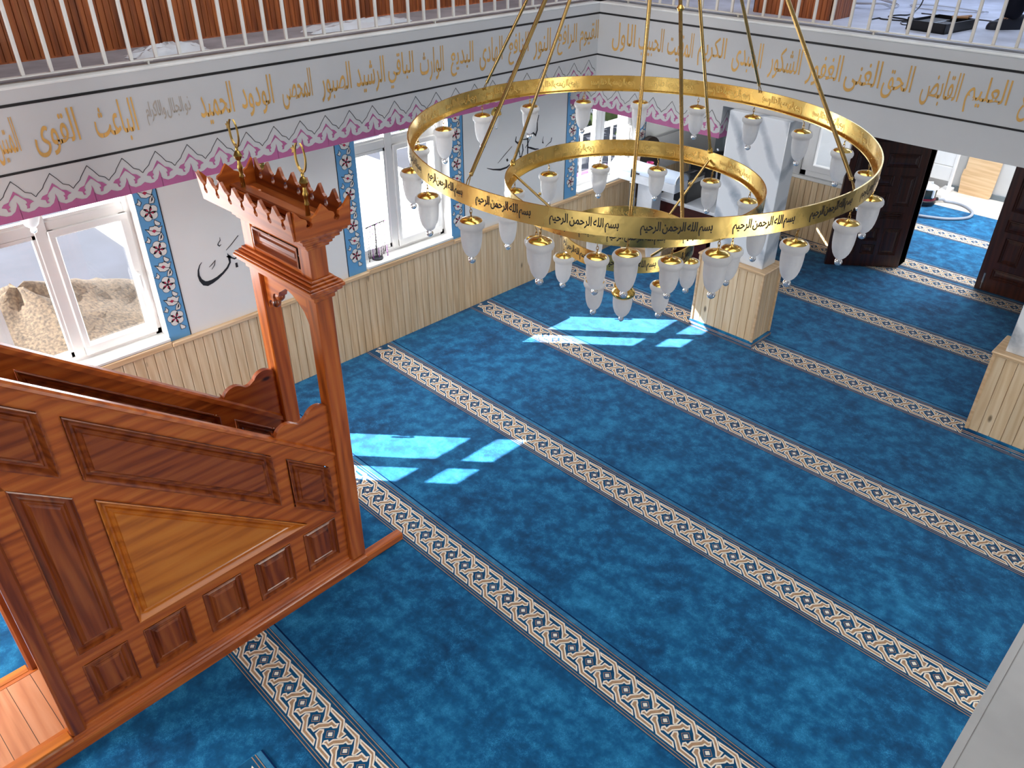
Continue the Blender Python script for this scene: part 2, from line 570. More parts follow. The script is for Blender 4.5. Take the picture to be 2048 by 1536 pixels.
# ------------------------------------------------------------------ Arabic lettering
FORMS = {'ا': (0xFE8D, 0xFE8E), 'ب': (0xFE8F, 0xFE90, 0xFE91, 0xFE92), 'ت': (0xFE95, 0xFE96, 0xFE97, 0xFE98), 'ث': (0xFE99, 0xFE9A, 0xFE9B, 0xFE9C),
         'ج': (0xFE9D, 0xFE9E, 0xFE9F, 0xFEA0), 'ح': (0xFEA1, 0xFEA2, 0xFEA3, 0xFEA4), 'خ': (0xFEA5, 0xFEA6, 0xFEA7, 0xFEA8), 'د': (0xFEA9, 0xFEAA), 'ذ': (0xFEAB, 0xFEAC),
         'ر': (0xFEAD, 0xFEAE), 'ز': (0xFEAF, 0xFEB0), 'س': (0xFEB1, 0xFEB2, 0xFEB3, 0xFEB4), 'ش': (0xFEB5, 0xFEB6, 0xFEB7, 0xFEB8), 'ص': (0xFEB9, 0xFEBA, 0xFEBB, 0xFEBC),
         'ض': (0xFEBD, 0xFEBE, 0xFEBF, 0xFEC0), 'ع': (0xFEC9, 0xFECA, 0xFECB, 0xFECC), 'غ': (0xFECD, 0xFECE, 0xFECF, 0xFED0), 'ف': (0xFED1, 0xFED2, 0xFED3, 0xFED4),
         'ق': (0xFED5, 0xFED6, 0xFED7, 0xFED8), 'ك': (0xFED9, 0xFEDA, 0xFEDB, 0xFEDC), 'ل': (0xFEDD, 0xFEDE, 0xFEDF, 0xFEE0), 'م': (0xFEE1, 0xFEE2, 0xFEE3, 0xFEE4),
         'ن': (0xFEE5, 0xFEE6, 0xFEE7, 0xFEE8), 'ه': (0xFEE9, 0xFEEA, 0xFEEB, 0xFEEC), 'و': (0xFEED, 0xFEEE), 'ى': (0xFEEF, 0xFEF0), 'ي': (0xFEF1, 0xFEF2, 0xFEF3, 0xFEF4)}
def shape_word(wd):
    out = []
    for i, ch in enumerate(wd):
        fm = FORMS[ch]
        prev = i > 0 and len(FORMS[wd[i - 1]]) == 4
        nxt = i < len(wd) - 1 and len(fm) == 4
        k = (3 if nxt else 1) if prev else (2 if nxt else 0)
        out.append(chr(fm[k]))
    return out
def shape(text):
    """letters in their joined forms, in left to right drawing order"""
    words = [''.join(reversed(shape_word(x))) for x in text.split(' ')]
    return ' '.join(reversed(words))
_tc = {}
def text_geo(text, bold=0.0):
    key = (text, bold)
    if key not in _tc:
        c = bpy.data.curves.new('lettering', 'FONT')
        c.body = text
        c.resolution_u = 3
        c.offset = bold
        c.space_word = 0.5
        o = bpy.data.objects.new('lettering', c)
        COL.objects.link(o)
        dg = bpy.context.evaluated_depsgraph_get()
        dg.update()
        me = bpy.data.meshes.new_from_object(o.evaluated_get(dg))
        vs_ = [(v.co.x, v.co.y) for v in me.vertices]
        fs = [tuple(p.vertices) for p in me.polygons]
        bpy.data.objects.remove(o)
        bpy.data.curves.remove(c)
        bpy.data.meshes.remove(me)
        x0, x1 = min(p[0] for p in vs_), max(p[0] for p in vs_)
        y0, y1 = min(p[1] for p in vs_), max(p[1] for p in vs_)
        _tc[key] = ([(p[0] - (x0 + x1) / 2, p[1] - (y0 + y1) / 2) for p in vs_], fs, x1 - x0, y1 - y0)
    return _tc[key]

# ================================================================== THE SETTING
FX, FY = 0.334, 5.207          # planes of the left and the back gallery fronts
ZF0, ZF1 = 2.165, 2.93         # underside and top of the gallery front
YQ, YB, XR, ZC = -3.3, 8.1, 8.6, 6.3
SEAM = [1.2186 + 1.3806 * (i - 1) for i in range(-2, 7)]

# ---- floor with woven border bands
b = MB()
b.box(-0.33, XR, YQ, 10.63, -0.12, 0.0)
floor = struct(b.build('floor', [M['carpet']]))
MOT_A = [(-0.0619, 0.097), (0.0486, 0.1047), (0.0764, 0.0844), (0.1022, 0.0552), (0.1263, 0.0572), (0.1261, 0.0175), (0.1138, 0.015), (0.1001, 0.0332), (0.0924, 0.0429), (0.0477, 0.0834), (-0.0461, 0.0842)]
MOT_B = [(-0.0502, -0.0631), (-0.0573, -0.0476), (-0.0491, -0.0342), (-0.0332, -0.0384), (-0.0304, -0.0104), (0.0034, 0.0312), (0.0053, 0.0535), (0.0394, 0.0548), (0.0472, 0.0652), (0.0587, 0.0465), (0.0478, 0.033), (0.0296, 0.0323), (0.026, 0.0161), (-0.0066, -0.0242), (-0.0109, -0.0561), (-0.0393, -0.0546)]
MOT_C = [(-0.0558, -0.1037), (-0.0984, -0.0636), (-0.1291, -0.0562), (-0.1336, -0.0272), (-0.1199, -0.0135), (-0.1095, -0.0211), (-0.1028, -0.0348), (-0.0462, -0.0816), (0.0369, -0.0819), (0.057, -0.1031)]
MOT_D = [(-0.086, -0.0025), (-0.0706, 0.0145), (-0.0535, -0.001), (-0.07, -0.0185)]
def border(seam, x0, x1, parent, name='carpet_border', z=0.0, phase=0.1205, flip=False):
    g = -1 if flip else 1
    bb = MB()
    def band(ya, yb, zz, m):
        ya, yb = (ya, yb) if not flip else (-yb, -ya)
        bb.add([(x0, seam + ya, z + zz), (x1, seam + ya, z + zz), (x1, seam + yb, z + zz), (x0, seam + yb, z + zz)], [(0, 1, 2, 3)], m)
    band(-0.335, -0.030, 0.0010, 0)
    band(-0.034, -0.006, 0.0012, 1)
    band(-0.006, 0.004, 0.0012, 2)
    for yy, hw in ((-0.041, 0.0022), (-0.061, 0.0022), (-0.306, 0.0022), (-0.324, 0.0022)):
        band(yy - hw, yy + hw, 0.0016, 3)
    k0, k1 = int((x0 + 0.1) / 0.1392), int((x1 - 0.1) / 0.1392)
    for k in range(k0, k1 + 1):
        cx, cy = k * 0.1392 + phase, seam - 0.1845 * g
        for P, ms in ((MOT_A, 3), (MOT_B, 3), (MOT_C, 3), (MOT_D, 4)):
            if min(p[0] for p in P) + cx < x0 + 0.004 or max(p[0] for p in P) + cx > x1 - 0.004:
                continue
            Q = [(cx + p[0], cy + p[1] * g) for p in P]
            bb.poly(Q, lambda u, v: (u, v, z + 0.0018), ms)
            if ms == 3:
                bb.ribbon(Q, 0.0088, lambda u, v: (u, v, z + 0.0022), 4, closed=True)
            else:
                o = [(cx + (p[0] + 0.07) * 1.75 - 0.07, cy + ((p[1] + 0.002) * 1.75 - 0.002) * g) for p in P]
                bb.ribbon(o, 0.003, lambda u, v: (u, v, z + 0.0016), 3, closed=True)
    return bb.build(name, [M['carpet_band'], M['carpet_light'], M['carpet_dark'], M['motif_tan'], M['motif_cream']], parent)
for i, s in enumerate(SEAM[1:]):
    border(s, 0.021, 7.0, floor)
border(8.47, 1.0, 4.8, floor)
border(9.76, 1.0, 4.8, floor)
b = MB()
b.box(-0.33, XR, 10.63, 12.2, -0.12, 0.004)
struct(b.build('floor_vestibule', [M['tile']]))

# ---- left wall with three window openings
WIN = [(-0.62, 0.465), (2.39, 3.455), (5.385, 6.50)]
WZ0, WZ1 = 0.86, 2.42
b = MB()
ys = [YQ]
for a, c in WIN:
    ys += [a, c]
ys.append(YB + 0.2)
for i in range(0, len(ys), 2):
    b.box(-0.33, 0, ys[i], ys[i + 1], 0, ZF1)
for a, c in WIN:
    b.box(-0.33, 0, a, c, 0, WZ0)
    b.box(-0.33, 0, a, c, WZ1, ZF1)
wall_left = struct(b.build('wall_left', [M['plaster_lightened']]))

# ---- wainscot of tongue and groove boards
def boards(mb, a0, a1, z0, z1, place, pitch=0.0822, th=0.02, g=0.0045, m=0):
    n = max(1, round((a1 - a0) / pitch))
    p = (a1 - a0) / n
    prof = []
    for i in range(n):
        s = a0 + i * p
        prof += [(s, 0.003), (s + g * 0.8, 0.003), (s + g * 0.85, th - 0.003), (s + g * 1.6, th), (s + p - g * 0.7, th), (s + p, th - 0.003)]
    vs_ = []
    for s, d in prof:
        vs_ += [place(s, d, z0), place(s, d, z1)]
    mb.add(vs_, [(2 * i, 2 * i + 2, 2 * i + 3, 2 * i + 1) for i in range(len(prof) - 1)], m)
    return mb
b = MB()
boards(b, YQ, YB, 0.0, 0.80, lambda s, d, z: (d, s, z))
struct(b.build('trim_1', [M['pine']]))
b = MB()
for a, c in ((YQ, -0.62), (0.465, 2.39), (3.455, 5.385)):
    b.bbox(0.0, 0.042, a, c, 0.80, 0.838, 0.006)
for a, c in WIN:
    b.bbox(0.0, 0.036, a, c, 0.80, 0.852, 0.006)
struct(b.build('trim_2', [M['pine_y']]))

# ---- windows
def window(idx, y0, y1, handle=True):
    b = MB()
    xa, xb = -0.19, -0.12
    zt = 2.24
    b.box(xa, xb, y0, y0 + 0.045, 0.88, zt)
    b.box(xa, xb, y1 - 0.045, y1, 0.88, zt)
    b.box(xa, xb, y0, y1, 0.88, 0.925)
    b.box(xa, xb, y0, y1, 2.215, zt)
    b.box(-0.16, -0.10, y0, y1, zt, 2.42)
    b.bbox(xa - 0.003, xb + 0.003, y1 - 0.66, y1 - 0.575, 0.90, 2.22, 0.006)
    b.bbox(xa + 0.004, xb - 0.004, y0 + 0.02, y1 - 0.02, 1.885, 1.965, 0.006)
    for (a, c) in ((y0 + 0.045, y1 - 0.66), (y1 - 0.575, y1 - 0.045)):      # beads round the top lights
        b.box(xa + 0.02, xb - 0.01, a, c, 1.965, 1.985)
        b.box(xa + 0.02, xb - 0.01, a, c, 2.205, 2.218)
    f = struct(b.build('window_%d' % idx, [M['upvc']]))
    b = MB()                                                             # opening sash on the right
    sa, sb = y1 - 0.585, y1 - 0.03
    for q in ((sa, sb, 0.905, 0.985), (sa, sb, 1.845, 1.90)):
        b.bbox(-0.165, -0.10, q[0], q[1], q[2], q[3], 0.008)
    for q in ((sa, sa + 0.05), (sb - 0.065, sb)):
        b.bbox(-0.164, -0.101, q[0], q[1], 0.905, 1.90, 0.008)
    b.build('window_sash', [M['upvc']], f)
    b = MB()                                                             # glazing beads of the fixed light
    ya, yb = y0 + 0.045, y1 - 0.66
    for q in ((ya, yb, 0.925, 0.965), (ya, yb, 1.86, 1.885)):
        b.box(-0.17, -0.125, *q)
    for q in ((ya, ya + 0.03), (yb - 0.02, yb)):
        b.box(-0.17, -0.125, q[0], q[1], 0.925, 1.885)
    b.build('window_frame', [M['upvc']], f)
    for q in ((ya, yb, 0.93, 1.88), (y1 - 0.56, y1 - 0.07, 0.94, 1.88), (ya, yb, 1.97, 2.22), (y1 - 0.57, y1 - 0.05, 1.97, 2.22)):
        b = MB()
        b.box(-0.151, -0.147, *q)
        b.build('window_pane', [M['pane']], f)
    b = MB()
    b.bbox(-0.33, 0.03, y0, y1, 0.853, 0.88, 0.005)
    b.build('window_sill', [M['marble_sill']], f)
    if handle:
        b = MB()
        b.bbox(-0.10, -0.085, y1 - 0.092, y1 - 0.062, 1.36, 1.44, 0.004)
        b.tube([(-0.09, y1 - 0.077, 1.42), (-0.055, y1 - 0.077, 1.42), (-0.048, y1 - 0.077, 1.40), (-0.048, y1 - 0.077, 1.29)], 0.010, 8)
        b.build('window_handle', [M['upvc']], f, 40)
    return f
for i, (a, c) in enumerate(WIN):
    window(i + 1, a, c)

# ---- painted flower strips beside the windows
def flower_strip(ya, yb, line_right):
    b = MB()
    P = lambda d: (lambda u, v: (0.0015 + d, u, v))
    zb, zt = 0.838, 2.2
    b.add([(0.0015, ya, zb), (0.0015, yb, zb), (0.0015, yb, zt), (0.0015, ya, zt)], [(0, 1, 2, 3)], 0)
    ye = yb if line_right else ya
    b.add([(0.0022, ye - 0.004, zb), (0.0022, ye + 0.004, zb), (0.0022, ye + 0.004, zt), (0.0022, ye - 0.004, zt)], [(0, 1, 2, 3)], 3)
    yc = (ya + yb) / 2
    def disc(cy, cz, r, d, m, n=14):
        b.poly([(cy + r * cos(2 * pi * k / n), cz + r * sin(2 * pi * k / n)) for k in range(n)], P(d), m)
    def leafy(pts, m, d=0.0012, wd=0.004):
        b.poly(pts, P(d), m)
        b.ribbon(pts, wd, P(d + 0.0005), 3, closed=True)
    z = 1.892
    zs_ = [z + 0.29, z] + [z - 0.29 * k for k in range(1, 4)]
    for zz in zs_:
        if zb + 0.06 < zz < zt - 0.05:
            for k in range(5):
                a = radians(90 + 72 * k + 10)
                disc(yc + 0.036 * cos(a), zz + 0.036 * sin(a), 0.0335, 0.0010, 3)
            for k in range(5):
                a = radians(90 + 72 * k + 10)
                disc(yc + 0.036 * cos(a), zz + 0.036 * sin(a), 0.0305, 0.0015, 1)
                a2 = a + 0.5
                c1, c2 = (yc + 0.031 * cos(a2), zz + 0.031 * sin(a2)), (yc, zz)
                nx, ny = -sin(a2), cos(a2)
                b.poly([c2, (c1[0] * 0.5 + c2[0] * 0.5 + nx * 0.007, c1[1] * 0.5 + c2[1] * 0.5 + ny * 0.007), (c1[0] + nx * 0.006, c1[1] + ny * 0.006), (c1[0] - nx * 0.009, c1[1] - ny * 0.009)], P(0.0022), 2)
                b.ribbon([c2, (yc + 0.05 * cos(a2 + 0.25), zz + 0.05 * sin(a2 + 0.25))], 0.004, P(0.0025), 3)
            disc(yc, zz, 0.010, 0.0030, 3)
            leafy([(yc + 0.012, zz + 0.062), (yc + 0.022, zz + 0.098), (yc + 0.050, zz + 0.125), (yc + 0.060, zz + 0.085), (yc + 0.048, zz + 0.060)], 1)
            b.poly([(yc + 0.028, zz + 0.070), (yc + 0.038, zz + 0.098), (yc + 0.049, zz + 0.112), (yc + 0.047, zz + 0.085)], P(0.002), 3)
            leafy([(yc - 0.052, zz + 0.062), (yc - 0.082, zz + 0.080), (yc - 0.062, zz + 0.092), (yc - 0.058, zz + 0.115), (yc - 0.040, zz + 0.085)], 1)
            leafy([(yc + 0.022, zz - 0.062), (yc + 0.060, zz - 0.095), (yc + 0.052, zz - 0.112), (yc + 0.020, zz - 0.110), (yc + 0.016, zz - 0.08)], 1)
        zq = zz - 0.145
        if zb + 0.05 < zq < zt - 0.04:
            leafy([(yc - 0.062, zq + 0.030), (yc - 0.034, zq + 0.020), (yc - 0.024, zq + 0.040), (yc + 0.004, zq + 0.036), (yc + 0.022, zq + 0.044), (yc + 0.040, zq + 0.018), (yc + 0.066, zq + 0.024), (yc + 0.052, zq - 0.006), (yc + 0.040, zq - 0.030), (yc + 0.004, zq - 0.038), (yc - 0.034, zq - 0.026), (yc - 0.044, zq + 0.002)], 1)
            b.ribbon([(yc - 0.058, zq + 0.026), (yc, zq), (yc + 0.044, zq - 0.018)], 0.004, P(0.0022), 3)
            b.poly([(yc - 0.018, zq + 0.004), (yc, zq + 0.014), (yc + 0.018, zq + 0.002), (yc, zq - 0.014)], P(0.0026), 2)
    b.build('painted_flower_strip', [M['blue_strip'], M['petal'], M['crimson'], M['ink']], wall_left)
for ya, yb, r in ((0.468, 0.640, True), (2.185, 2.385, False), (3.458, 3.640, True), (5.165, 5.378, False), (6.505, 6.64, True)):
    flower_strip(ya, yb, r)

# ---- painted black calligraphy on the left wall, stroke by stroke
def strokes(name, items, crop, parent):
    x0, y0, sc = crop
    b = MB()
    for pts, wd in items:
        q = [unp(x0 + p[0] / sc, y0 + p[1] / sc, 0, 0.002) for p in pts]
        q = [(p.y, p.z) for p in q]
        ww = [x / sc * 0.0054 for x in (wd if isinstance(wd, (list, tuple)) else [wd] * len(pts))]
        b.ribbon(q, ww, lambda u, v: (0.002, u, v))
    return b.build(name, [M['ink']], parent)
strokes('painted_calligraphy', [
    ([(132, 530), (108, 565), (94, 620), (98, 680), (120, 730), (160, 765), (200, 768), (250, 745), (310, 705), (370, 650), (420, 590), (448, 530), (440, 480), (420, 430)], [4, 8, 13, 18, 26, 38, 42, 34, 26, 20, 17, 16, 22, 4]),
    ([(410, 465), (440, 465), (470, 480), (500, 490), (530, 470), (555, 430), (570, 375)], [10, 26, 12, 12, 10, 8, 6]),
    ([(405, 395), (470, 320), (540, 228)], [5, 7, 6]),
    ([(333, 250), (338, 285), (318, 315), (312, 335), (330, 348), (350, 330)], [3, 6, 7, 8, 8, 4]),
    ([(215, 585), (245, 555), (282, 510), (275, 560), (245, 610)], [4, 7, 8, 7, 4]),
    ([(518, 535), (528, 585)], [20, 22]),
    ([(585, 375), (590, 470), (640, 480), (700, 430)], [10, 14, 14, 8]),
], (380, 430, 5.6), wall_left)
strokes('painted_calligraphy', [
    ([(556, 262), (553, 400), (550, 560), (548, 690)], [12, 16, 16, 12]),
    ([(655, 285), (640, 350), (640, 430), (625, 478), (600, 455), (605, 380), (612, 345)], [8, 12, 16, 18, 14, 12, 8]),
    ([(600, 450), (570, 490), (540, 515), (500, 520)], [14, 14, 12, 8]),
    ([(440, 490), (434, 535), (455, 555), (480, 530), (478, 500)], [8, 14, 16, 12, 6]),
    ([(545, 590), (580, 600), (620, 612), (655, 608)], [10, 18, 16, 6]),
    ([(525, 600), (550, 560), (575, 505)], [6, 8, 5]),
    ([(500, 560), (505, 620), (490, 680), (465, 685)], [10, 14, 12, 6]),
    ([(460, 560), (470, 640), (480, 690)], [10, 12, 8]),
    ([(400, 585), (335, 660), (265, 745)], [5, 7, 4]),
    ([(350, 705), (360, 725)], [22, 20]),
    ([(160, 793), (220, 805), (290, 806), (350, 785), (400, 740)], [4, 12, 18, 16, 8]),
    ([(700, 490), (692, 525), (698, 552), (688, 550), (690, 535)], [4, 6, 8, 6, 4]),
    ([(778, 500), (770, 540), (745, 560), (720, 588)], [10, 8, 6, 4]),
    ([(565, 165), (572, 205), (560, 235)], [4, 8, 8]),
    ([(622, 375), (620, 398)], [8, 6]),
], (940, 170, 4.76), wall_left)

# ---- gallery fronts
b = MB()
b.box(0.25, FX, YQ, FY, ZF0, ZF1)
b.box(0.0, 0.25, YQ, FY, 2.45, ZF1)
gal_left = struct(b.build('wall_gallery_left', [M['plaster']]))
b = MB()
b.box(-0.33, XR, FY, YB + 0.2, 2.2, ZF1)
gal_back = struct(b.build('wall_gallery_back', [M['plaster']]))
b = MB()
b.box(5.778, XR, YQ, FY, 2.2, ZF1)
b.box(5.778, 5.79, YQ, FY, ZF1, ZF1 + 0.002)
gal_right = struct(b.build('wall_gallery_right', [M['ledge_near']]))

OUTL = [(-0.2178, 2.2867), (-0.2015, 2.304), (-0.1664, 2.3288), (-0.1553, 2.3474), (-0.1035, 2.408), (-0.0709, 2.367), (-0.0453, 2.3275), (-0.0119, 2.3135), (0.0072, 2.2867)]
FLAME = [(-0.197, 2.2633), (-0.1807, 2.2806), (-0.1504, 2.2885), (-0.1315, 2.3144), (-0.1059, 2.3478), (-0.0842, 2.3214), (-0.0633, 2.295), (-0.0373, 2.2856), (-0.0124, 2.261), (-0.0312, 2.2562), (-0.0416, 2.2463), (-0.0453, 2.2273), (-0.0625, 2.2278), (-0.056, 2.2405), (-0.0633, 2.2591), (-0.051, 2.258), (-0.0522, 2.2738), (-0.0867, 2.3128), (-0.1028, 2.3258), (-0.1218, 2.309), (-0.1443, 2.29), (-0.1546, 2.2742), (-0.1483, 2.2573), (-0.1622, 2.2484), (-0.1522, 2.2305), (-0.1673, 2.2312), (-0.1718, 2.2539)]
BASE = [(-0.2193, 2.2240), (-0.2106, 2.2176), (-0.1857, 2.2068), (-0.1574, 2.207), (-0.1295, 2.2247), (-0.1114, 2.2574), (-0.1073, 2.281), (-0.1008, 2.2547), (-0.1031, 2.2367), (-0.0913, 2.2182), (-0.061, 2.203), (-0.0246, 2.2076)]
PER = 0.2253
def pink_border(name, parent, a0, a1, zshift, place, start=0.0):
    """mauve border with looped white flame motifs, along a in [a0, a1]; place(a, z, d)"""
    b = MB()
    k = math.floor((a0 - start) / PER) - 1
    top = []
    while start + k * PER < a1 + PER:
        s = start + k * PER
        top += [(s + p[0] + 0.2193, p[1]) for p in BASE]
        if s >= a0 - 0.02 and s + PER <= a1 + 0.03:
            sh = lambda P: [(s + p[0] + 0.2193, p[1]) for p in P]
            b.poly(sh(FLAME), lambda u, v: place(u, v + zshift, 0.0016), 0)
            b.ribbon(sh(OUTL), 0.0042, lambda u, v: place(u, v + zshift, 0.0018), 1)
        k += 1
    top = [p for p in top if a0 < p[0] < a1]
    top = [(a0, top[0][1])] + top + [(a1, top[-1][1])]
    vs_, fs = [], []
    for u, v in top:
        vs_ += [place(u, ZF0 + zshift, 0.0014), place(u, v + zshift, 0.0014)]
    b.add(vs_, [(2 * i, 2 * i + 2, 2 * i + 3, 2 * i + 1) for i in range(len(top) - 1)], 0)
    return b.build(name, [M['pink'], M['ink']], parent)
pink_border('painted_border', gal_left, -1.4, 5.2, 0.0, lambda a, z, d: (FX + d, a, z), start=-0.2193)

def gallery_line(parent, pts, wd, place):
    b = MB()
    b.ribbon(pts, wd, place)
    return b.build('painted_line', [M['black']], parent)
pl_l = lambda u, v: (FX + 0.002, u, v)
pl_b = lambda u, v: (u, FY - 0.002, v)
for z, wd in ((2.834, 0.017), (2.449, 0.015)):
    gallery_line(gal_left, [(YQ, z), (FY - 0.002, z)], wd, pl_l)
    gallery_line(gal_back, [(FX + 0.002, z), (XR, z)], wd, pl_b)

# names along the fronts: (word, centre in the photograph, width in the photograph)
NAMES_L = [('المتين', 14, 290, 52), ('القوى', 111, 262, 96), ('الباعث', 231, 240, 88), ('الحميد', 433, 206, 70), ('الودود', 514, 189, 66), ('المحصى', 594, 178, 62), ('الصبور', 672, 164, 62),
           ('الرشيد', 741, 150, 58), ('الباقي', 802, 142, 52), ('الوارث', 864, 133, 48), ('البديع', 924, 118, 46), ('الهادى', 982, 108, 46), ('النافع', 1037, 104, 40), ('النور', 1084, 94, 34), ('الرافع', 1134, 86, 38), ('القيوم', 1178, 74, 36)]
NAMES_B = [('الاول', 1248, 70, 46), ('الحبيب', 1302, 84, 50), ('المقيت', 1361, 90, 52), ('الكريم', 1424, 101, 56), ('المبدى', 1495, 112, 60), ('الشكور', 1570, 127, 64), ('الغفور', 1649, 138, 70), ('الغنى', 1726, 150, 72),
           ('الحق', 1796, 160, 60), ('القابض', 1881, 181, 78), ('العليم', 1973, 195, 88), ('الواسع', 2075, 224, 80)]
def name_on(parent, word, u, v, wpx, left, mat, dz=0.0):
    vs_, fs, tw, th = text_geo(shape(word), 0.006)
    ax, val = (0, FX) if left else (1, FY)
    c = unp(u, v, ax, val)
    e0, e1 = unp(u - wpx / 2, v, ax, val), unp(u + wpx / 2, v, ax, val)
    k = 1 if left else 0
    wd = abs(e1[k] - e0[k])
    sx = wd / tw
    sz = 0.265 / th if dz == 0 else 0.15 / th
    b = MB()
    if left:
        b.add([(FX + 0.0022, c.y + x * sx, 2.640 + dz + y * sz) for x, y in vs_], fs)
    else:
        b.add([(c.x + x * sx, FY - 0.0022, 2.640 + y * sz) for x, y in vs_], fs)
    return b.build('painted_name', [mat], parent)
for q in NAMES_L:
    name_on(gal_left, *q, True, M['ochre'])
name_on(gal_left, 'ذو الجلال والاكرام', 338, 222, 92, True, M['greyink'], 0.012)
for q in NAMES_B:
    name_on(gal_back, *q, False, M['ochre'])

# dropped beam under the back gallery, beside the marble column
XB = 1.863
b = MB()
b.box(0.0, XB, FY, FY + 0.22, 1.902, 2.2)
b.box(XB - 0.2, XB, FY + 0.22, 6.9, 1.902, 2.2)
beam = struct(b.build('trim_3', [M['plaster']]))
pink_border('painted_border', beam, 0.0, XB, 1.902 - ZF0, lambda a, z, d: (a, FY - d, z), start=0.06)
pink_border('painted_border', beam, FY, 6.9, 1.902 - ZF0, lambda a, z, d: (XB + d, a, z), start=FY - 0.02)

# gallery floors and ledges
b = MB()
b.box(-0.33, FX - 0.11, YQ, FY, ZF1, ZF1 + 0.012)
struct(b.build('floor_gallery_left', [M['concrete']]))
b = MB()
b.box(-0.33, XR, FY + 0.12, YB + 0.2, ZF1, ZF1 + 0.02)
struct(b.build('floor_gallery_back', [M['gallery_floor']]))
b = MB()
b.bbox(FX - 0.11, FX + 0.004, YQ, FY + 0.12, ZF1 - 0.012, ZF1 + 0.006, 0.005)
b.bbox(FX - 0.11, 5.778, FY - 0.004, FY + 0.12, ZF1 - 0.012, ZF1 + 0.006, 0.005)
struct(b.build('trim_4', [M['ledge']]))

# slatted upper wall on the left, plain upper walls elsewhere, ceiling
b = MB()
boards(b, YQ, YB + 0.2, ZF1 + 0.02, ZC, lambda s, d, z: (-0.345 + d, s, z), 0.0431, 0.012, 0.003)
b.box(-0.40, -0.345, YQ, YB + 0.2, ZF1, ZC)
struct(b.build('wall_upper_left', [M['slat']]))
b = MB()
b.box(-0.4, XR, YB + 0.3, YB + 0.5, ZF1, ZC)
struct(b.build('wall_upper_back', [M['plaster']]))
b = MB()
b.box(XR, XR + 0.2, YQ, YB + 0.5, 0, ZC)
struct(b.build('wall_right', [M['plaster']]))
b = MB()
b.box(-0.4, XR + 0.2, YQ - 0.2, YQ, 0, ZC)
struct(b.build('wall_front', [M['plaster']]))
b = MB()
b.box(-0.4, XR + 0.2, YQ - 0.2, YB + 0.5, ZC, ZC + 0.2)
struct(b.build('ceiling', [M['ceil']]))

# back wall with window and double door, vestibule behind it
b = MB()
DX0, DX1, DZ = 2.87, 4.62, 2.12
W4 = (1.39, 2.10)
b.box(0.0, W4[0], YB, YB + 0.18, 0, 2.2)
b.box(W4[0], W4[1], YB, YB + 0.18, 0, 0.80)
b.box(W4[0], W4[1], YB, YB + 0.18, 1.95, 2.2)
b.box(W4[1], DX0, YB, YB + 0.18, 0, 2.2)
b.box(DX0, DX1, YB, YB + 0.18, DZ, 2.2)
b.box(DX1, XR, YB, YB + 0.18, 0, 2.2)
struct(b.build('wall_back', [M['plaster']]))
b = MB()
boards(b, 0.95, DX0 - 0.06, 0.0, 0.76, lambda s, d, z: (s, YB - d, z))
struct(b.build('trim_5', [M['pine']]))
b = MB()
b.bbox(0.95, DX0 - 0.06, YB - 0.05, YB, 0.76, 0.80, 0.006)
struct(b.build('trim_6', [M['marble_sill']]))
b = MB()
ya, yb = YB + 0.02, YB + 0.09
b.box(W4[0], W4[0] + 0.07, ya, yb, 0.80, 1.95)
b.box(W4[1] - 0.07, W4[1], ya, yb, 0.80, 1.95)
b.box(W4[0], W4[1], ya, yb, 0.80, 0.86)
b.box(W4[0], W4[1], ya, yb, 1.88, 1.95)
win4 = struct(b.build('window_4', [M['upvc']]))
b = MB()
for q in ((W4[0] + 0.075, W4[1] - 0.075, 0.865, 0.94), (W4[0] + 0.075, W4[1] - 0.075, 1.81, 1.875)):
    b.bbox(q[0], q[1], ya - 0.02, yb - 0.005, q[2], q[3], 0.006)
for q in ((W4[0] + 0.075, W4[0] + 0.155), (W4[1] - 0.155, W4[1] - 0.075)):
    b.bbox(q[0], q[1], ya - 0.019, yb - 0.006, 0.866, 1.874, 0.006)
b.build('window_sash', [M['upvc']], win4)
b = MB()
b.box(W4[0] + 0.14, W4[1] - 0.14, ya + 0.03, ya + 0.034, 0.92, 1.83)
b.build('window_pane', [M['pane']], win4)
b = MB()
b.box(0.6, 0.8, YB + 0.18, 11.6, 0, 2.9)
struct(b.build('wall_vestibule_left', [M['plaster']]))
b = MB()
b.box(5.2, 5.4, YB + 0.18, 11.6, 0, 2.9)
struct(b.build('wall_vestibule_right', [M['plaster']]))
b = MB()
b.box(0.6, 5.4, 11.47, 11.6, 0, 2.9)
struct(b.build('wall_vestibule_back', [M['plaster']]))
b = MB()
b.box(0.6, 5.4, YB + 0.18, 11.6, 2.9, 3.0)
struct(b.build('ceiling_vestibule', [M['ceil']]))
b = MB()
b.box(2.2, 5.2, 11.44, 11.47, 0.004, 0.075)
struct(b.build('baseboard_vestibule', [M['greyboard']]))

# doors: panel layouts are (x0, x1, z0, z1) on a leaf 0.86 x 2.1
LEAF = [(0.10, 0.76, 1.80, 2.02), (0.10, 0.50, 1.50, 1.72), (0.42, 0.78, 1.22, 1.38), (0.36, 0.545, 1.00, 1.13), (0.36, 0.545, 0.76, 0.93), (0.60, 0.79, 0.77, 1.13), (0.08, 0.30, 0.76, 1.38),
        (0.49, 0.76, 0.61, 0.70), (0.08, 0.42, 0.61, 0.70), (0.58, 0.785, 0.16, 0.50), (0.37, 0.53, 0.16, 0.29), (0.37, 0.53, 0.33, 0.50), (0.08, 0.31, 0.16, 0.50)]
def leaf_mesh(mb, pans, wd, ht, th=0.045):
    def pl(u, v, d):
        return (u, -d, v)
    outer = [(0, 0.012), (wd, 0.012), (wd, ht), (0, ht)]
    holes = [[(a, c), (e, c), (e, g), (a, g)] for a, e, c, g in pans]
    mb.prism(outer, pl, th / 2, -th / 2, 0, holes=holes)
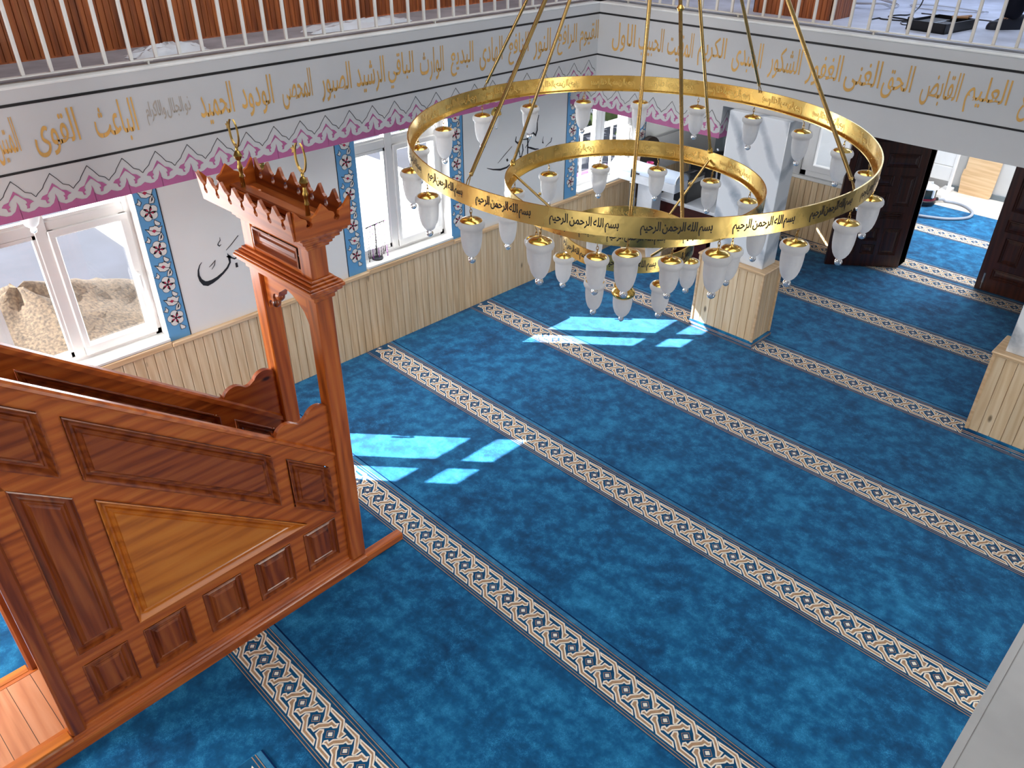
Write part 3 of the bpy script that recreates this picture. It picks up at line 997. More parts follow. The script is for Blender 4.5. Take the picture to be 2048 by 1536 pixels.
def door_leaf(name, origin, ang, pans, wd, ht, mat):
    root = empty(name, origin, ang)
    struct(root)
    b = MB()
    leaf_mesh(b, pans, wd, ht)
    b.build('door_frame', [mat], root)
    for a, e, c, g in pans:
        b = MB()
        for s in (1, -1):
            loops = []
            for ins, d in ((0, 0.022), (0.012, 0.010), (0.022, 0.014), (0.030, 0.006), (0.055, 0.016)):
                ins = min(ins, (e - a) * 0.45, (g - c) * 0.45)
                loops.append([(a + ins, c + ins, d), (e - ins, c + ins, d), (e - ins, g - ins, d), (a + ins, g - ins, d)])
            vs_ = [(p[0], -p[2] * s, p[1]) for lp in loops for p in lp]
            fs = [(4 * k + i, 4 * k + (i + 1) % 4, 4 * k + 4 + (i + 1) % 4, 4 * k + 4 + i) for k in range(4) for i in range(4)]
            fs.append((16, 17, 18, 19))
            b.add(vs_, fs)
        b.build('door_panel', [mat], root)
    return root
# left leaf: hinge on the jamb, swung into the hall; local x runs from the free edge to the hinge
dl = door_leaf('door_1', (2.203, 7.522, 0), math.atan2(8.066 - 7.522, 2.878 - 2.203), LEAF, 0.86, 2.10, M['door'])
# right leaf: closed
RLEAF = [(0.08, 0.30, 1.46, 2.0), (0.36, 0.78, 1.46, 2.0), (0.10, 0.42, 0.95, 1.36), (0.50, 0.78, 0.95, 1.36), (0.10, 0.55, 0.72, 0.86), (0.62, 0.78, 0.72, 0.86), (0.14, 0.34, 0.36, 0.66), (0.42, 0.78, 0.36, 0.66), (0.12, 0.76, 0.16, 0.29)]
dr = door_leaf('door_2', (3.735, 8.14, 0), 0.0, RLEAF, 0.86, 2.10, M['door'])
b = MB()
b.bbox(0.055, 0.075, -0.036, -0.024, 0.10, 0.22, 0.003)
b.tube([(0.065, -0.032, 0.22), (0.065, -0.032, 0.03)], 0.005, 8)
b.build('door_bolt', [M['steel']], dr)
b = MB()
b.lathe([(0.0, -0.05), (0.026, -0.046), (0.030, -0.030), (0.014, -0.020), (0.012, 0.0), (0.022, 0.002), (0.022, 0.010), (0, 0.010)], 14, (0.455, -0.035, 1.05), 0, Matrix.Rotation(radians(90), 3, 'X') @ Matrix.Rotation(pi, 3, 'X'))
b.build('door_handle', [M['upvc']], dr, 40)
b = MB()
for q in ((DX0 - 0.06, DX0), (DX1, DX1 + 0.06)):
    b.box(q[0], q[1], YB - 0.02, YB + 0.2, 0, DZ)
b.box(DX0 - 0.06, DX1 + 0.06, YB - 0.02, YB + 0.2, DZ, DZ + 0.06)
struct(b.build('trim_7', [M['door']]))
d3 = door_leaf('door_3', (0.16, YB - 0.03, 0), 0.0, [(0.10, 0.33, 1.15, 1.85), (0.45, 0.68, 1.15, 1.85), (0.10, 0.33, 0.78, 1.05), (0.45, 0.68, 0.78, 1.05), (0.10, 0.33, 0.15, 0.68), (0.45, 0.68, 0.15, 0.68)], 0.78, 2.02, M['greyboard'])
b = MB()
b.box(0.021, 0.035, 6.75, YB, 0.80, 1.22)
struct(b.build('trim_8', [M['plaster']]))

# ground outside
b = MB()
n = 24
for i in range(n):
    pass
b.box(-16, -0.33, -10, 18, -0.25, -0.05)
struct(b.build('floor_outside', [M['asphalt']]))

# ================================================================== COLUMNS
def column(x0, x1, y0, y1, label):
    cx, cy = (x0 + x1) / 2, (y0 + y1) / 2
    r = tag(empty('column', (cx, cy, 0)), label, 'column', 'columns under the back gallery')
    hx, hy = (x1 - x0) / 2, (y1 - y0) / 2
    b = MB()
    for s, n_, place, h in ((1, 1, lambda s, d, z: (s, -hy + 0.02 - d, z), hx), (1, 1, lambda s, d, z: (-s, hy - 0.02 + d, z), hx),
                            (1, 1, lambda s, d, z: (hx - 0.02 + d, s, z), hy), (1, 1, lambda s, d, z: (-hx + 0.02 - d, -s, z), hy)):
        boards(b, -h, h, 0.055, 0.79, place, 0.0875)
    b.build('wainscot', [M['pine']], r)
    b = MB()
    for sx in (-1, 1):
        for sy in (-1, 1):
            b.bbox(sx * hx - 0.013, sx * hx + 0.013, sy * hy - 0.013, sy * hy + 0.013, 0.055, 0.79, 0.005)
    b.build('corner_bead', [M['pine_x']], r)
    b = MB()
    b.bbox(-hx - 0.022, hx + 0.022, -hy - 0.022, hy + 0.022, 0.79, 0.812, 0.006)
    b.bbox(-hx - 0.012, hx + 0.012, -hy - 0.012, hy + 0.012, 0.776, 0.79, 0.003)
    b.build('cap', [M['pine_x']], r)
    b = MB()
    b.bbox(-hx - 0.02, hx + 0.02, -hy - 0.02, hy + 0.02, 0.0, 0.06, 0.006)
    sk = b.build('skirting', [M['carpet']], r)
    b = MB()
    for z in (0.022, 0.036):
        b.box(-hx - 0.0215, hx + 0.0215, -hy - 0.0215, hy + 0.0215, z - 0.003, z + 0.003)
    b.build('skirting_line', [M['motif_tan']], sk)
    b = MB()
    b.bbox(-hx + 0.055, hx - 0.055, -hy + 0.05, hy - 0.05, 0.812, 2.2, 0.004)
    sh = b.build('marble_shaft', [M['marble']], r)
    return r
c1 = column(1.93, 2.635, 5.08, 5.42, 'marble column on a pale boarded base, nearest the middle of the hall behind the chandelier')
c2 = column(4.69, 5.40, 5.09, 5.42, 'marble column on a pale boarded base at the right edge, cut off by the frame')
for o in c2.children:
    if o.name.startswith('marble'):
        o.data.materials[0] = M['marble_white']

# ================================================================== RAILINGS
def railing(left, label):
    r = tag(empty('railing', (0, 0, ZF1)), label, 'railing')
    L = lambda a, d, z: (0.262 + d, a, z) if left else (a, 5.30 - d, z)
    mat = M['whitemetal'] if left else M['creammetal']
    a0, a1 = (-2.0, 5.2) if left else (0.36, 5.7)
    def bar(name, a0, a1, d0, d1, z0, z1, m=mat):
        b = MB()
        p, q = L(a0, d0, z0), L(a1, d1, z1)
        b.bbox(min(p[0], q[0]), max(p[0], q[0]), min(p[1], q[1]), max(p[1], q[1]), z0, z1, 0.002)
        return b.build(name, [m], r)
    bar('bottom_rail', a0, a1, -0.022, 0.022, 0.032, 0.040)
    bar('top_rail', a0, a1, -0.025, 0.025, 0.90, 0.925)
    t = a0 + 0.25
    base = -0.06 if left else 2.53
    while t < a1:
        f = bar('rail_foot', t - 0.006, t + 0.006, -0.012, 0.012, 0.006, 0.034)
        b = MB()
        p, q = L(t - 0.03, -0.014, 0), L(t + 0.03, 0.014, 0)
        b.box(min(p[0], q[0]), max(p[0], q[0]), min(p[1], q[1]), max(p[1], q[1]), 0.027, 0.032)
        b.build('rail_foot_plate', [mat], f)
        t += 1.22
    pit = 0.1620 if left else 0.1550
    k = math.ceil((a0 + 0.05 - base) / pit)
    while base + k * pit < a1 - 0.03:
        a = base + k * pit
        bar('baluster', a - 0.0105, a + 0.0105, -0.0105, 0.0105, 0.040, 0.90)
        k += 1
    return r
railing(True, 'white metal railing along the left gallery edge, in front of brown slatted boards')
railing(False, 'cream metal railing along the back gallery edge, in front of the standing person')

# ================================================================== MINBAR
MIN_P, MIN_A = (2.357, 0.0, 0.0), 0.0225
minbar = tag(empty('minbar', MIN_P, MIN_A), 'tall varnished pine pulpit staircase with carved gate and crenellated canopy on the blue carpet', 'pulpit')
def offset_poly(P, d):
    """inward offset of a convex polygon given counter clockwise"""
    n = len(P)
    out = []
    for i in range(n):
        p0, p1, p2 = Vector(P[i - 1]), Vector(P[i]), Vector(P[(i + 1) % n])
        e1, e2 = (p1 - p0).normalized(), (p2 - p1).normalized()
        n1, n2 = Vector((-e1.y, e1.x)), Vector((-e2.y, e2.x))
        bis = (n1 + n2)
        bis = bis / max(0.2, bis.dot(n1))
        q = p1 + bis * d
        out.append((q.x, q.y))
    return out
def ccw(P):
    a = sum(P[i - 1][0] * P[i][1] - P[i][0] * P[i - 1][1] for i in range(len(P)))
    return list(P) if a > 0 else list(P)[::-1]
rz = lambda s, c: c - 0.80 * s
UP = [  # upper sloping panels (s, z)
    [(-2.30, rz(-2.30, 1.241)), (-1.70, rz(-1.70, 1.241)), (-1.70, rz(-1.70, 0.872)), (-2.30, rz(-2.30, 0.872))],
    [(-1.62, rz(-1.62, 1.241)), (-0.965, rz(-0.965, 1.241)), (-0.970, rz(-0.970, 0.872)), (-1.62, rz(-1.62, 0.872))],
    [(-0.884, rz(-0.884, 1.241)), (0.056, rz(0.056, 1.241)), (0.060, rz(0.060, 0.872)), (-0.884, rz(-0.884, 0.872))],
    [(0.145, rz(0.145, 1.241)), (0.412, rz(0.412, 1.241)), (0.412, rz(0.412, 0.872)), (0.145, rz(0.145, 0.872))]]
TRI = [(-0.868, 1.452), (0.205, 0.580), (-0.868, 0.580)]
TALL = [(-1.188, 1.700), (-0.953, 1.512), (-0.953, 0.590), (-1.188, 0.590)]
SM = [[(a, 0.506), (c, 0.506), (c, 0.192), (a, 0.192)] for a, c in ((-1.19, -0.952), (-0.866, -0.617), (-0.517, -0.271), (-0.182, 0.068), (0.163, 0.400))]
def side_panel(w, sg, full=True):
    """w: plane of the frame face; sg: +1 faces +w, -1 faces -w"""
    pl = lambda u, v, d: (w + sg * d, u, v)
    outer = [(0.47, 0.10), (0.47, rz(0.47, 1.345)), (-2.60, rz(-2.60, 1.345)), (-2.60, 2.02), (-1.40, 2.02), (-1.285, 1.94), (-1.285, 0.10)]
    holes = [ccw(p) for p in UP + [TRI, TALL] + SM]
    b = MB()
    b.prism(ccw(outer), pl, 0.0, -0.034, 0, holes=holes)
    f = b.build('side_panel', [M['mwY']], minbar)
    def inset(P, mat, prof, name='inset_panel'):
        P = ccw(P)
        b = MB()
        for side, base in ((1, 0.0), (-1, -0.034)):
            loops = [[pl(p[0], p[1], base + side * d) for p in offset_poly(P, ins)] for ins, d in prof]
            n = len(P)
            vs_ = [p for lp in loops for p in lp]
            fs = [(n * k + i, n * k + (i + 1) % n, n * k + n + (i + 1) % n, n * k + n + i) for k in range(len(loops) - 1) for i in range(n)]
            fs.append(tuple(n * (len(loops) - 1) + i for i in range(n)))
            b.add(vs_, fs)
        b.build(name, [mat], f)
    big = [(0, 0.014), (0.006, 0.016), (0.013, 0.006), (0.020, -0.006), (0.026, -0.016), (0.036, -0.016), (0.042, -0.006), (0.050, -0.010), (0.058, -0.003), (0.062, 0.004)]
    small = [(0, 0.004), (0.006, 0.006), (0.012, -0.016), (0.030, -0.017), (0.038, -0.013), (0.046, -0.004), (0.054, -0.008), (0.064, 0.004)]
    for p in UP:
        inset(p, M['mpY'], big)
    inset(TRI, M['mtri'], big)
    inset(TALL, M['mpZ'], small)
    for p in SM:
        inset(p, M['mpZ'], small)
    # sloping top rail with a rounded nosing, and the bottom moulding
    b = MB()
    prof = [(-0.050, -0.012), (-0.050, 0.014), (-0.040, 0.024), (-0.004, 0.026), (0.012, 0.018), (0.014, 0.004), (0.004, -0.004), (0.004, -0.012)]
    vs_ = []
    for s in (0.47, -2.6):
        for d, z in prof:
            vs_.append(pl(s, rz(s, 1.345) + z * 1.28, d))
    n = len(prof)
    b.add(vs_, [(i, (i + 1) % n, n + (i + 1) % n, n + i) for i in range(n)] + [tuple(range(n)), tuple(range(n, 2 * n))])
    b.build('top_rail', [M['mwY']], minbar)
    # scrolled ear between rail and gate post
    e0 = lambda s: rz(s, 1.375)
    ear = [(0.47, e0(0.47) - 0.03), (0.105, e0(0.105) - 0.03), (0.100, e0(0.10) + 0.03)]
    ear += arc(0.185, 1.262, 0.082, 165, 52, 8) + arc(0.275, 1.345, 0.040, 245, 300, 4)
    ear += arc(0.395, 1.288, 0.082, 150, 70, 8) + [(0.47, 1.335)]
    b = MB()
    b.prism(ccw(ear), pl, -0.004, -0.036)
    b.build('ear', [M['mwY']], minbar)
    return f
side_panel(-0.045, 1)
side_panel(-0.655, -1)

# ground beams with moulded upper edge
def ground_beam(w, sg, s0, s1):
    prof = [(0.0, 0.0), (0.0, 0.058), (-0.004, 0.066), (-0.010, 0.070), (-0.012, 0.080), (-0.022, 0.084), (-0.026, 0.096), (-0.038, 0.100), (-0.042, 0.112), (-0.10, 0.114), (-0.10, 0.0)]
    b = MB()
    n = len(prof)
    vs_ = [(w + sg * d, s, z) for s in (s0, s1) for d, z in prof]
    b.add(vs_, [(i, (i + 1) % n, n + (i + 1) % n, n + i) for i in range(n)] + [tuple(range(n)), tuple(range(n, 2 * n))])
    b.build('ground_beam', [M['mwY']], minbar)
ground_beam(0.0, 1, -2.6, 0.575)
ground_beam(-0.70, -1, -2.6, 0.575)
for ww in (0.0, -0.70):
    b = MB()                                                # plain low sill running out in front of the gate
    a, c = (ww - 0.068, ww) if ww == 0 else (ww, ww + 0.068)
    b.bbox(a, c, 0.56, 0.895, 0.0, 0.062, 0.008)
    b.build('sill_beam', [M['mwY']], minbar)

# gate posts
PW = ((-0.115, -0.008), (-0.692, -0.585))
for a, c in PW:
    b = MB()
    b.bbox(a, c, 0.466, 0.576, 0.09, 2.5, 0.006)
    b.build('gate_post', [M['mwZ']], minbar)
# end posts of the panels beside the underpass
for a, c in ((-0.085, -0.014), (-0.686, -0.615)):
    b = MB()
    b.bbox(a, c, -1.362, -1.285, 0.10, 2.05, 0.012)
    b.build('end_post', [M['mpZ']], minbar)
    b = MB()
    b.bbox(a, c, -2.50, -2.42, 0.10, 2.05, 0.012)
    b.build('end_post', [M['mpZ']], minbar)

def stepped(name, w0, w1, s0, s1, steps, mat, parent):
    """moulding stack: list of (outset, z0, z1)"""
    b = MB()
    for o, z0, z1 in steps:
        b.bbox(w0 - o, w1 + o, s0 - o, s1 + o, z0, z1, 0.004)
    return b.build(name, [mat], parent)
W0, W1, S0, S1 = -0.692, -0.008, 0.462, 0.580
stepped('lower_cornice', W0, W1, S0, S1, [(0.010, 2.035, 2.062), (0.020, 2.062, 2.082), (0.042, 2.082, 2.100), (0.054, 2.100, 2.122), (0.046, 2.122, 2.136), (0.028, 2.136, 2.150), (0.014, 2.150, 2.166)], M['mwX'], minbar)
stepped('upper_cornice', W0, W1, S0, S1, [(0.012, 2.338, 2.356), (0.026, 2.356, 2.374), (0.036, 2.374, 2.392), (0.056, 2.392, 2.412), (0.066, 2.412, 2.430), (0.088, 2.430, 2.452), (0.098, 2.452, 2.466)], M['mwX'], minbar)
# frieze box with recessed panel front and back
b = MB()
FR = [(-0.575, 2.19), (-0.125, 2.19), (-0.125, 2.315), (-0.575, 2.315)]
fo = [(W0 + 0.107, 2.166), (W1 - 0.107, 2.166), (W1 - 0.107, 2.338), (W0 + 0.107, 2.338)]
b.prism(fo, lambda u, v, d: (u, S0 + 0.012 + d, v), 0.0, 0.09, holes=[FR])
frz = b.build('frieze', [M['mwX']], minbar)
for sgn, s in ((-1, S0 + 0.012), (1, S0 + 0.102)):
    b = MB()
    loops = [[(p[0], s + sgn * d, p[1]) for p in offset_poly(FR, ins)] for ins, d in ((0, 0.010), (0.010, 0.012), (0.018, -0.004), (0.026, -0.012), (0.040, -0.012), (0.050, -0.004))]
    vs_ = [p for lp in loops for p in lp]
    b.add(vs_, [(4 * k + i, 4 * k + (i + 1) % 4, 4 * k + 4 + (i + 1) % 4, 4 * k + 4 + i) for k in range(5) for i in range(4)] + [(20, 21, 22, 23)])
    b.build('inset_panel', [M['mpX']], frz)
# lobed arch board under the lower cornice
WL, WR = W0 + 0.107, W1 - 0.107
wm = (WL + WR) / 2
half = [(WL, 1.800), (WL + 0.012, 1.790)]
half += arc(WL + 0.048, 1.818, 0.036, 215, 60, 8)[1:]
half += arc(WL + 0.105, 1.880, 0.036, 200, 40, 8)
half += [(WL + 0.150, 1.940), (WL + 0.185, 1.962), (wm - 0.015, 1.985), (wm, 1.992)]
mir = [(2 * wm - p[0], p[1]) for p in half[:-1]][::-1]
# on the right the curve falls in one long sweep beside the post
openl = half + [(wm + 0.06, 1.975), (wm + 0.11, 1.945), (WR - 0.075, 1.905), (WR - 0.050, 1.860), (WR - 0.030, 1.815), (WR, 1.785)]
ar = openl + [(WR, 2.04), (WL, 2.04)]
b = MB()
b.prism(ccw(ar), lambda u, v, d: (u, 0.492 + d, v), 0.0, 0.058, 0)
arch = b.build('arch_board', [M['mwX']], minbar)
for dx, zz in ((0.048, 1.80), (0.105, 1.862)):
    b = MB()
    b.lathe([(0, 0.032), (0.022, 0.026), (0.030, 0.008), (0.026, -0.012), (0.012, -0.026), (0.0, -0.03)], 14, (WL + dx, 0.52, zz + 0.028))
    b.build('turned_knob', [M['mpZ']], arch, 40)

# crenellated crown: four boards with pointed teeth and keyhole slots
def crenel(a0, a1, n, z0=2.455, ztip=2.612):
    p = (a1 - a0) / n
    top = []
    for i in range(n):
        c = a0 + p * (i + 0.5)
        h = p / 2
        top += [(c - h, ztip), (c - h * 0.80, ztip - 0.018), (c - h * 0.52, ztip - 0.046), (c - h * 0.20, ztip - 0.058), (c - h * 0.155, ztip - 0.070)]
        top += [(c + 0.018 * sin(t), 2.522 + 0.018 * -cos(t)) for t in [radians(-140 + 35 * k) for k in range(9)]]
        top += [(c + h * 0.155, ztip - 0.070), (c + h * 0.20, ztip - 0.058), (c + h * 0.52, ztip - 0.046), (c + h * 0.80, ztip - 0.018)]
    top.append((a1, ztip))
    return [(a0, z0)] + top + [(a1, z0)]
CW0, CW1, CS0, CS1 = W0 - 0.105, W1 + 0.105, S0 - 0.125, S1 + 0.085
crown = empty('crown')
crown.parent = minbar
for s, sgn in ((CS0, -1), (CS1, 1)):
    b = MB()
    b.prism(crenel(CW0, CW1, 7), lambda u, v, d: (u, s + sgn * ((v - 2.455) * 0.10) + d, v), -0.009, 0.009)
    b.build('crenel_board', [M['mwX'] if sgn < 0 else M['mpX']], crown)
for wv, sgn in ((CW1, 1), (CW0, -1)):
    b = MB()
    b.prism(crenel(CS0, CS1, 2), lambda u, v, d: (wv + sgn * ((v - 2.455) * 0.10) + d, u, v), -0.009, 0.009)
    b.build('crenel_board', [M['mwY']], crown)
b = MB()
b.box(CW0, CW1, CS0, CS1, 2.462, 2.470)
b.build('canopy_roof', [M['mpX']], minbar)
b = MB()
b.bbox(CW0 + 0.03, CW1 - 0.03, 0.475, 0.545, 2.47, 2.512, 0.008)
b.build('ridge_beam', [M['mpX']], minbar)
# two brass finials with crescent and star
def finial(wx):
    r = empty('finial', (wx, 0.51, 2.51))
    r.parent = minbar
    b = MB()
    b.lathe([(0.0, 0), (0.013, 0), (0.012, 0.02), (0.010, 0.05), (0.015, 0.06), (0.010, 0.075), (0.012, 0.10), (0.017, 0.115), (0.011, 0.13), (0.009, 0.15), (0.015, 0.155), (0.024, 0.175), (0.015, 0.198), (0.007, 0.205), (0.009, 0.22), (0.003, 0.23), (0, 0.23)], 18)
    b.build('finial_stem', [M['gold_old']], r, 40)
    o1, i1 = [], []
    for k in range(25):
        a = radians(-78 - 12 + 360 * 0 + (k / 24) * 330 + 180 - 75)
    pts = []
    outer = [(0.048 * cos(radians(a)), 0.078 * sin(radians(a)) + 0.300) for a in [118 + (360 - 46) * k / 30 for k in range(31)]]
    inner = [(0.006 - 0.039 * -cos(radians(a)) * 1.0 - 0.0, 0.068 * sin(radians(a)) + 0.305) for a in [112 + (360 - 34) * k / 30 for k in range(31)]]
    inner = [(p[0] - 0.004, p[1]) for p in inner]
    b = MB()
    b.prism(outer + inner[::-1], lambda u, v, d: (u, d, v), -0.004, 0.004)
    b.build('crescent', [M['gold_old']], r)
    st = []
    for k in range(10):
        rr = 0.024 if k % 2 == 0 else 0.010
        st.append((-0.052 + rr * sin(2 * pi * k / 10), 0.328 + rr * cos(2 * pi * k / 10)))
    b = MB()
    b.prism(st, lambda u, v, d: (u, d, v), -0.003, 0.003)
    b.build('star', [M['gold_old']], r)
finial(-0.035)
finial(-0.665)
# steps between the side panels
for k in range(9):
    s1 = 0.40 - 0.30 * k
    z = 0.24 * (k + 1)
    b = MB()
    if k < 5:
        b.bbox(-0.62, -0.08, s1 - 0.33, s1, max(0.0, z - 0.235), z, 0.004)
    else:
        b.bbox(-0.62, -0.08, s1 - 0.33, s1, z - 0.20, z, 0.004)
    b.build('step', [M['mpX']], minbar)
# boarded floor of the underpass
b = MB()
b.box(-0.685, -0.015, -2.60, -1.365, 0.02, 0.112)
b.box(-0.612, -0.088, -1.365, -0.60, 0.02, 0.112)
b.build('passage_floor', [M['platform']], minbar)
b = MB()
b.bbox(-0.075, -0.012, -2.60, -1.366, 0.10, 0.116, 0.003)
b.bbox(-0.688, -0.625, -2.60, -1.366, 0.10, 0.116, 0.003)
b.build('passage_trim', [M['mtri']], minbar)
b = MB()
for k in range(9):
    b.box(-0.62, -0.08, -1.372 - 0.125 * k - 0.0025, -1.372 - 0.125 * k, 0.1118, 0.1128)
b.build('plank_gap', [M['black']], minbar)

# ================================================================== CHANDELIER
AX, AY = 2.919, 2.459
ch = tag(empty('chandelier', (AX, AY, 0)), 'three-tier polished brass ring chandelier with inscribed bands and frosted glass lamps hanging over the carpet', 'chandelier')
TX, TY = -0.0153, 0.0139
def tilt(p):
    return (p[0], p[1], p[2] + TX * p[0] + TY * p[1])
BAS = ['بسم', 'الله', 'الرحمن', 'الرحيم']
BASMALA = shape('بسم الله الرحمن الرحيم')
def ring(Rr, zt, h, ntext, rot, tw_m):
    N = 160 if Rr > 1 else 112
    t = 0.004
    prof = [(Rr - t, zt), (Rr + t, zt), (Rr + t, zt - h), (Rr - 0.030, zt - h), (Rr - 0.030, zt - h + 0.006), (Rr - t, zt - h + 0.008)]
    b = MB()
    n = len(prof)
    vs_, fs = [], []
    for s in range(N):
        a = 2 * pi * s / N
        vs_ += [tilt((r_ * cos(a), r_ * sin(a), z)) for r_, z in prof]
    for s in range(N):
        q = (s + 1) % N
        fs += [(s * n + i, q * n + i, q * n + (i + 1) % n, s * n + (i + 1) % n) for i in range(n)]
    b.add(vs_, fs)
    o = b.build('ring_band', [M['band']], ch, 40)
    tv, tf, tw, th = text_geo(BASMALA, 0.018)
    s = tw_m / tw
    sy = 0.070 / th
    for k in range(ntext):
        a0 = radians(rot + 360 / ntext * k)
        for rad, mat, nm in ((Rr + t + 0.0012, M['ink'], 'band_inscription'), (Rr - t - 0.0028, M['emboss'], 'band_inscription_back')):
            b = MB()
            b.add([tilt((rad * cos(a0 + x * s / Rr), rad * sin(a0 + x * s / Rr), zt - h * 0.5 + y * sy)) for x, y in tv], tf)
            b.build(nm, [mat], o)
    return o
ring(1.3806, 2.70, 0.105, 20, 9.0, 0.335)
ring(0.80, 2.40, 0.105, 12, 9.0, 0.32)
ring(0.42, 2.06, 0.10, 6, 10.0, 0.31)

def lamp_proto():
    g = empty('lamp', (0, 0, 0))
    g.parent = ch
    b = MB()
    prof = [(0.052, -0.004), (0.064, -0.003), (0.0705, -0.014), (0.0715, -0.026), (0.067, -0.038), (0.0585, -0.045), (0.0575, -0.055), (0.0570, -0.085), (0.0545, -0.115), (0.0495, -0.145), (0.0415, -0.170), (0.031, -0.188), (0.020, -0.199), (0.0, -0.203)]
    b.lathe(prof, 24)
    b.build('lamp_glass', [M['frost']], g, 60)
    b = MB()
    b.lathe([(0, 0.018), (0.006, 0.017), (0.009, 0.012), (0.034, 0.009), (0.052, 0.003), (0.059, -0.004), (0.056, -0.007)], 24)
    b.build('lamp_cap', [M['gold']], g, 60)
    b = MB()
    b.lathe([(0.010, -0.198), (0.013, -0.204), (0.0195, -0.212), (0.021, -0.222), (0.017, -0.232), (0.009, -0.239), (0, -0.241)], 14)
    b.build('glass_ball', [M['crystal']], g, 80)
    b = MB()
    for i, zc in enumerate((0.028, 0.046)):
        pts = []
        for k in range(10):
            a = 2 * pi * k / 10
            p = (0.006 * cos(a), 0, zc + 0.013 * sin(a)) if i % 2 == 0 else (0, 0.006 * cos(a), zc + 0.013 * sin(a))
            pts.append(p)
        b.tube(pts, 0.0022, 5, closed=True)
    b.tube([(0, 0, 0.056), (0.008, 0, 0.062), (0.007, 0, 0.074), (0, 0, 0.082), (-0.006, 0, 0.088)], 0.0022, 5)
    b.build('lamp_chain', [M['gold_rod']], g, 50)
    return g
proto = lamp_proto()
first = True
def place_lamp(ang, rad, z):
    global first
    o = proto if first else copy_tree(proto, ch)
    first = False
    a = radians(ang)
    o.location = tilt((rad * cos(a), rad * sin(a), z))
    o.rotation_euler = (0, 0, a + 1.1 * (ang % 7))
for k in range(20):
    place_lamp(18.0 * k, 1.372, 2.518)
for k in range(12):
    place_lamp(-6 + 30 * k, 0.792, 2.216)
for k in range(6):
    place_lamp(-20 + 60 * k, 0.412, 1.868)

def rod(a, b_, r=0.0105, name='rod'):
    b = MB()
    b.tube([a, b_], r, 10)
    o = b.build(name, [M['gold_rod']], ch, 40)
    return o
HUB = (0.0, 0.0, 4.72)
for k in range(4):
    a = radians(-1 + 90 * k)
    e = Vector(tilt((1.374 * cos(a), 1.374 * sin(a), 2.70)))
    d = (Vector(HUB) - e).normalized()
    o = rod(e + d * 0.055, HUB)
    b = MB()
    for sx in (-1, 1):
        b.tube([e + d * 0.06, e + d * 0.02 + Vector((-sin(a), cos(a), 0)) * 0.008 * sx, e + Vector((0, 0, -0.015)) + Vector((-sin(a), cos(a), 0)) * 0.008 * sx], 0.003, 6)
    b.lathe([(0, 0.012), (0.010, 0.008), (0.012, 0), (0.008, -0.010), (0, -0.012)], 10, tuple(e + d * 0.055))
    b.build('rod_hook', [M['gold_rod']], o, 40)
    b = MB()
    b.lathe([(0, -0.018), (0.012, -0.014), (0.020, 0), (0.012, 0.014), (0, 0.018)], 14, tuple(e + d * 1.15))
    b.build('rod_knuckle', [M['gold']], o, 40)
for ang in (-33, 87, -153):
    a = radians(ang)
    e = Vector(tilt((0.794 * cos(a), 0.794 * sin(a), 2.40)))
    d = (Vector(HUB) - e).normalized()
    o = rod(e + d * 0.02, HUB)
    b = MB()
    b.lathe([(0, -0.018), (0.012, -0.014), (0.020, 0), (0.012, 0.014), (0, 0.018)], 14, tuple(e + d * 1.10))
    b.build('rod_knuckle', [M['gold']], o, 40)
    b = MB()
    b.lathe([(0, -0.02), (0.016, -0.014), (0.020, 0), (0.012, 0.02), (0, 0.03)], 12, tuple(e + d * 0.01))
    b.build('rod_foot', [M['gold']], o, 40)
    e2 = Vector((0.415 * cos(a), 0.415 * sin(a), 2.06))
    o = rod(e + Vector((-0.01 * cos(a), -0.01 * sin(a), -0.06)), e2, 0.0085)
    b = MB()
    b.lathe([(0, -0.012), (0.010, -0.006), (0.010, 0.006), (0, 0.012)], 10, tuple((e + e2) / 2))
    b.build('rod_knuckle', [M['gold_rod']], o, 40)
b = MB()
b.tube([(0, 0, 1.74), (0, 0, 4.72)], 0.0115, 12)
b.build('centre_rod', [M['gold_rod']], ch, 40)
b = MB()
b.lathe([(0, 4.95), (0.03, 4.93), (0.05, 4.85), (0.10, 4.80), (0.11, 4.74), (0.06, 4.68), (0.03, 4.62), (0, 4.60)], 24)
b.tube([(0, 0, 4.9), (0, 0, ZC)], 0.012, 8)
b.build('hub', [M['gold']], ch, 40)
# centre pendant
pn = empty('pendant', (0, 0, 1.60))
pn.parent = ch
b = MB()
b.lathe([(0.0, 0.160), (0.012, 0.155), (0.017, 0.140), (0.014, 0.128), (0.028, 0.118), (0.046, 0.098), (0.055, 0.076), (0.052, 0.058), (0.062, 0.046), (0.076, 0.030), (0.081, 0.014), (0.078, 0.002), (0.070, -0.006), (0.066, -0.012)], 32)
b.build('pendant_cap', [M['gold']], pn, 50)
b = MB()
for k in range(10):
    a = 2 * pi * k / 10
    b.tube([(0.030 * cos(a), 0.030 * sin(a), 0.118), (0.050 * cos(a + 0.15), 0.050 * sin(a + 0.15), 0.098), (0.058 * cos(a - 0.1), 0.058 * sin(a - 0.1), 0.074), (0.060 * cos(a + 0.2), 0.060 * sin(a + 0.2), 0.050)], [0.004, 0.007, 0.007, 0.003], 6)
b.build('pendant_relief', [M['gold']], pn, 50)
b = MB()
b.lathe([(0.066, -0.010), (0.067, -0.030), (0.066, -0.065), (0.061, -0.100), (0.051, -0.130), (0.037, -0.152), (0.020, -0.168), (0, -0.172)], 28)
b.build('pendant_glass', [M['frost']], pn, 60)
b = MB()
b.lathe([(0.010, -0.166), (0.014, -0.174), (0.020, -0.184), (0.018, -0.196), (0.009, -0.205), (0, -0.208)], 14)
b.build('glass_ball', [M['crystal']], pn, 80)

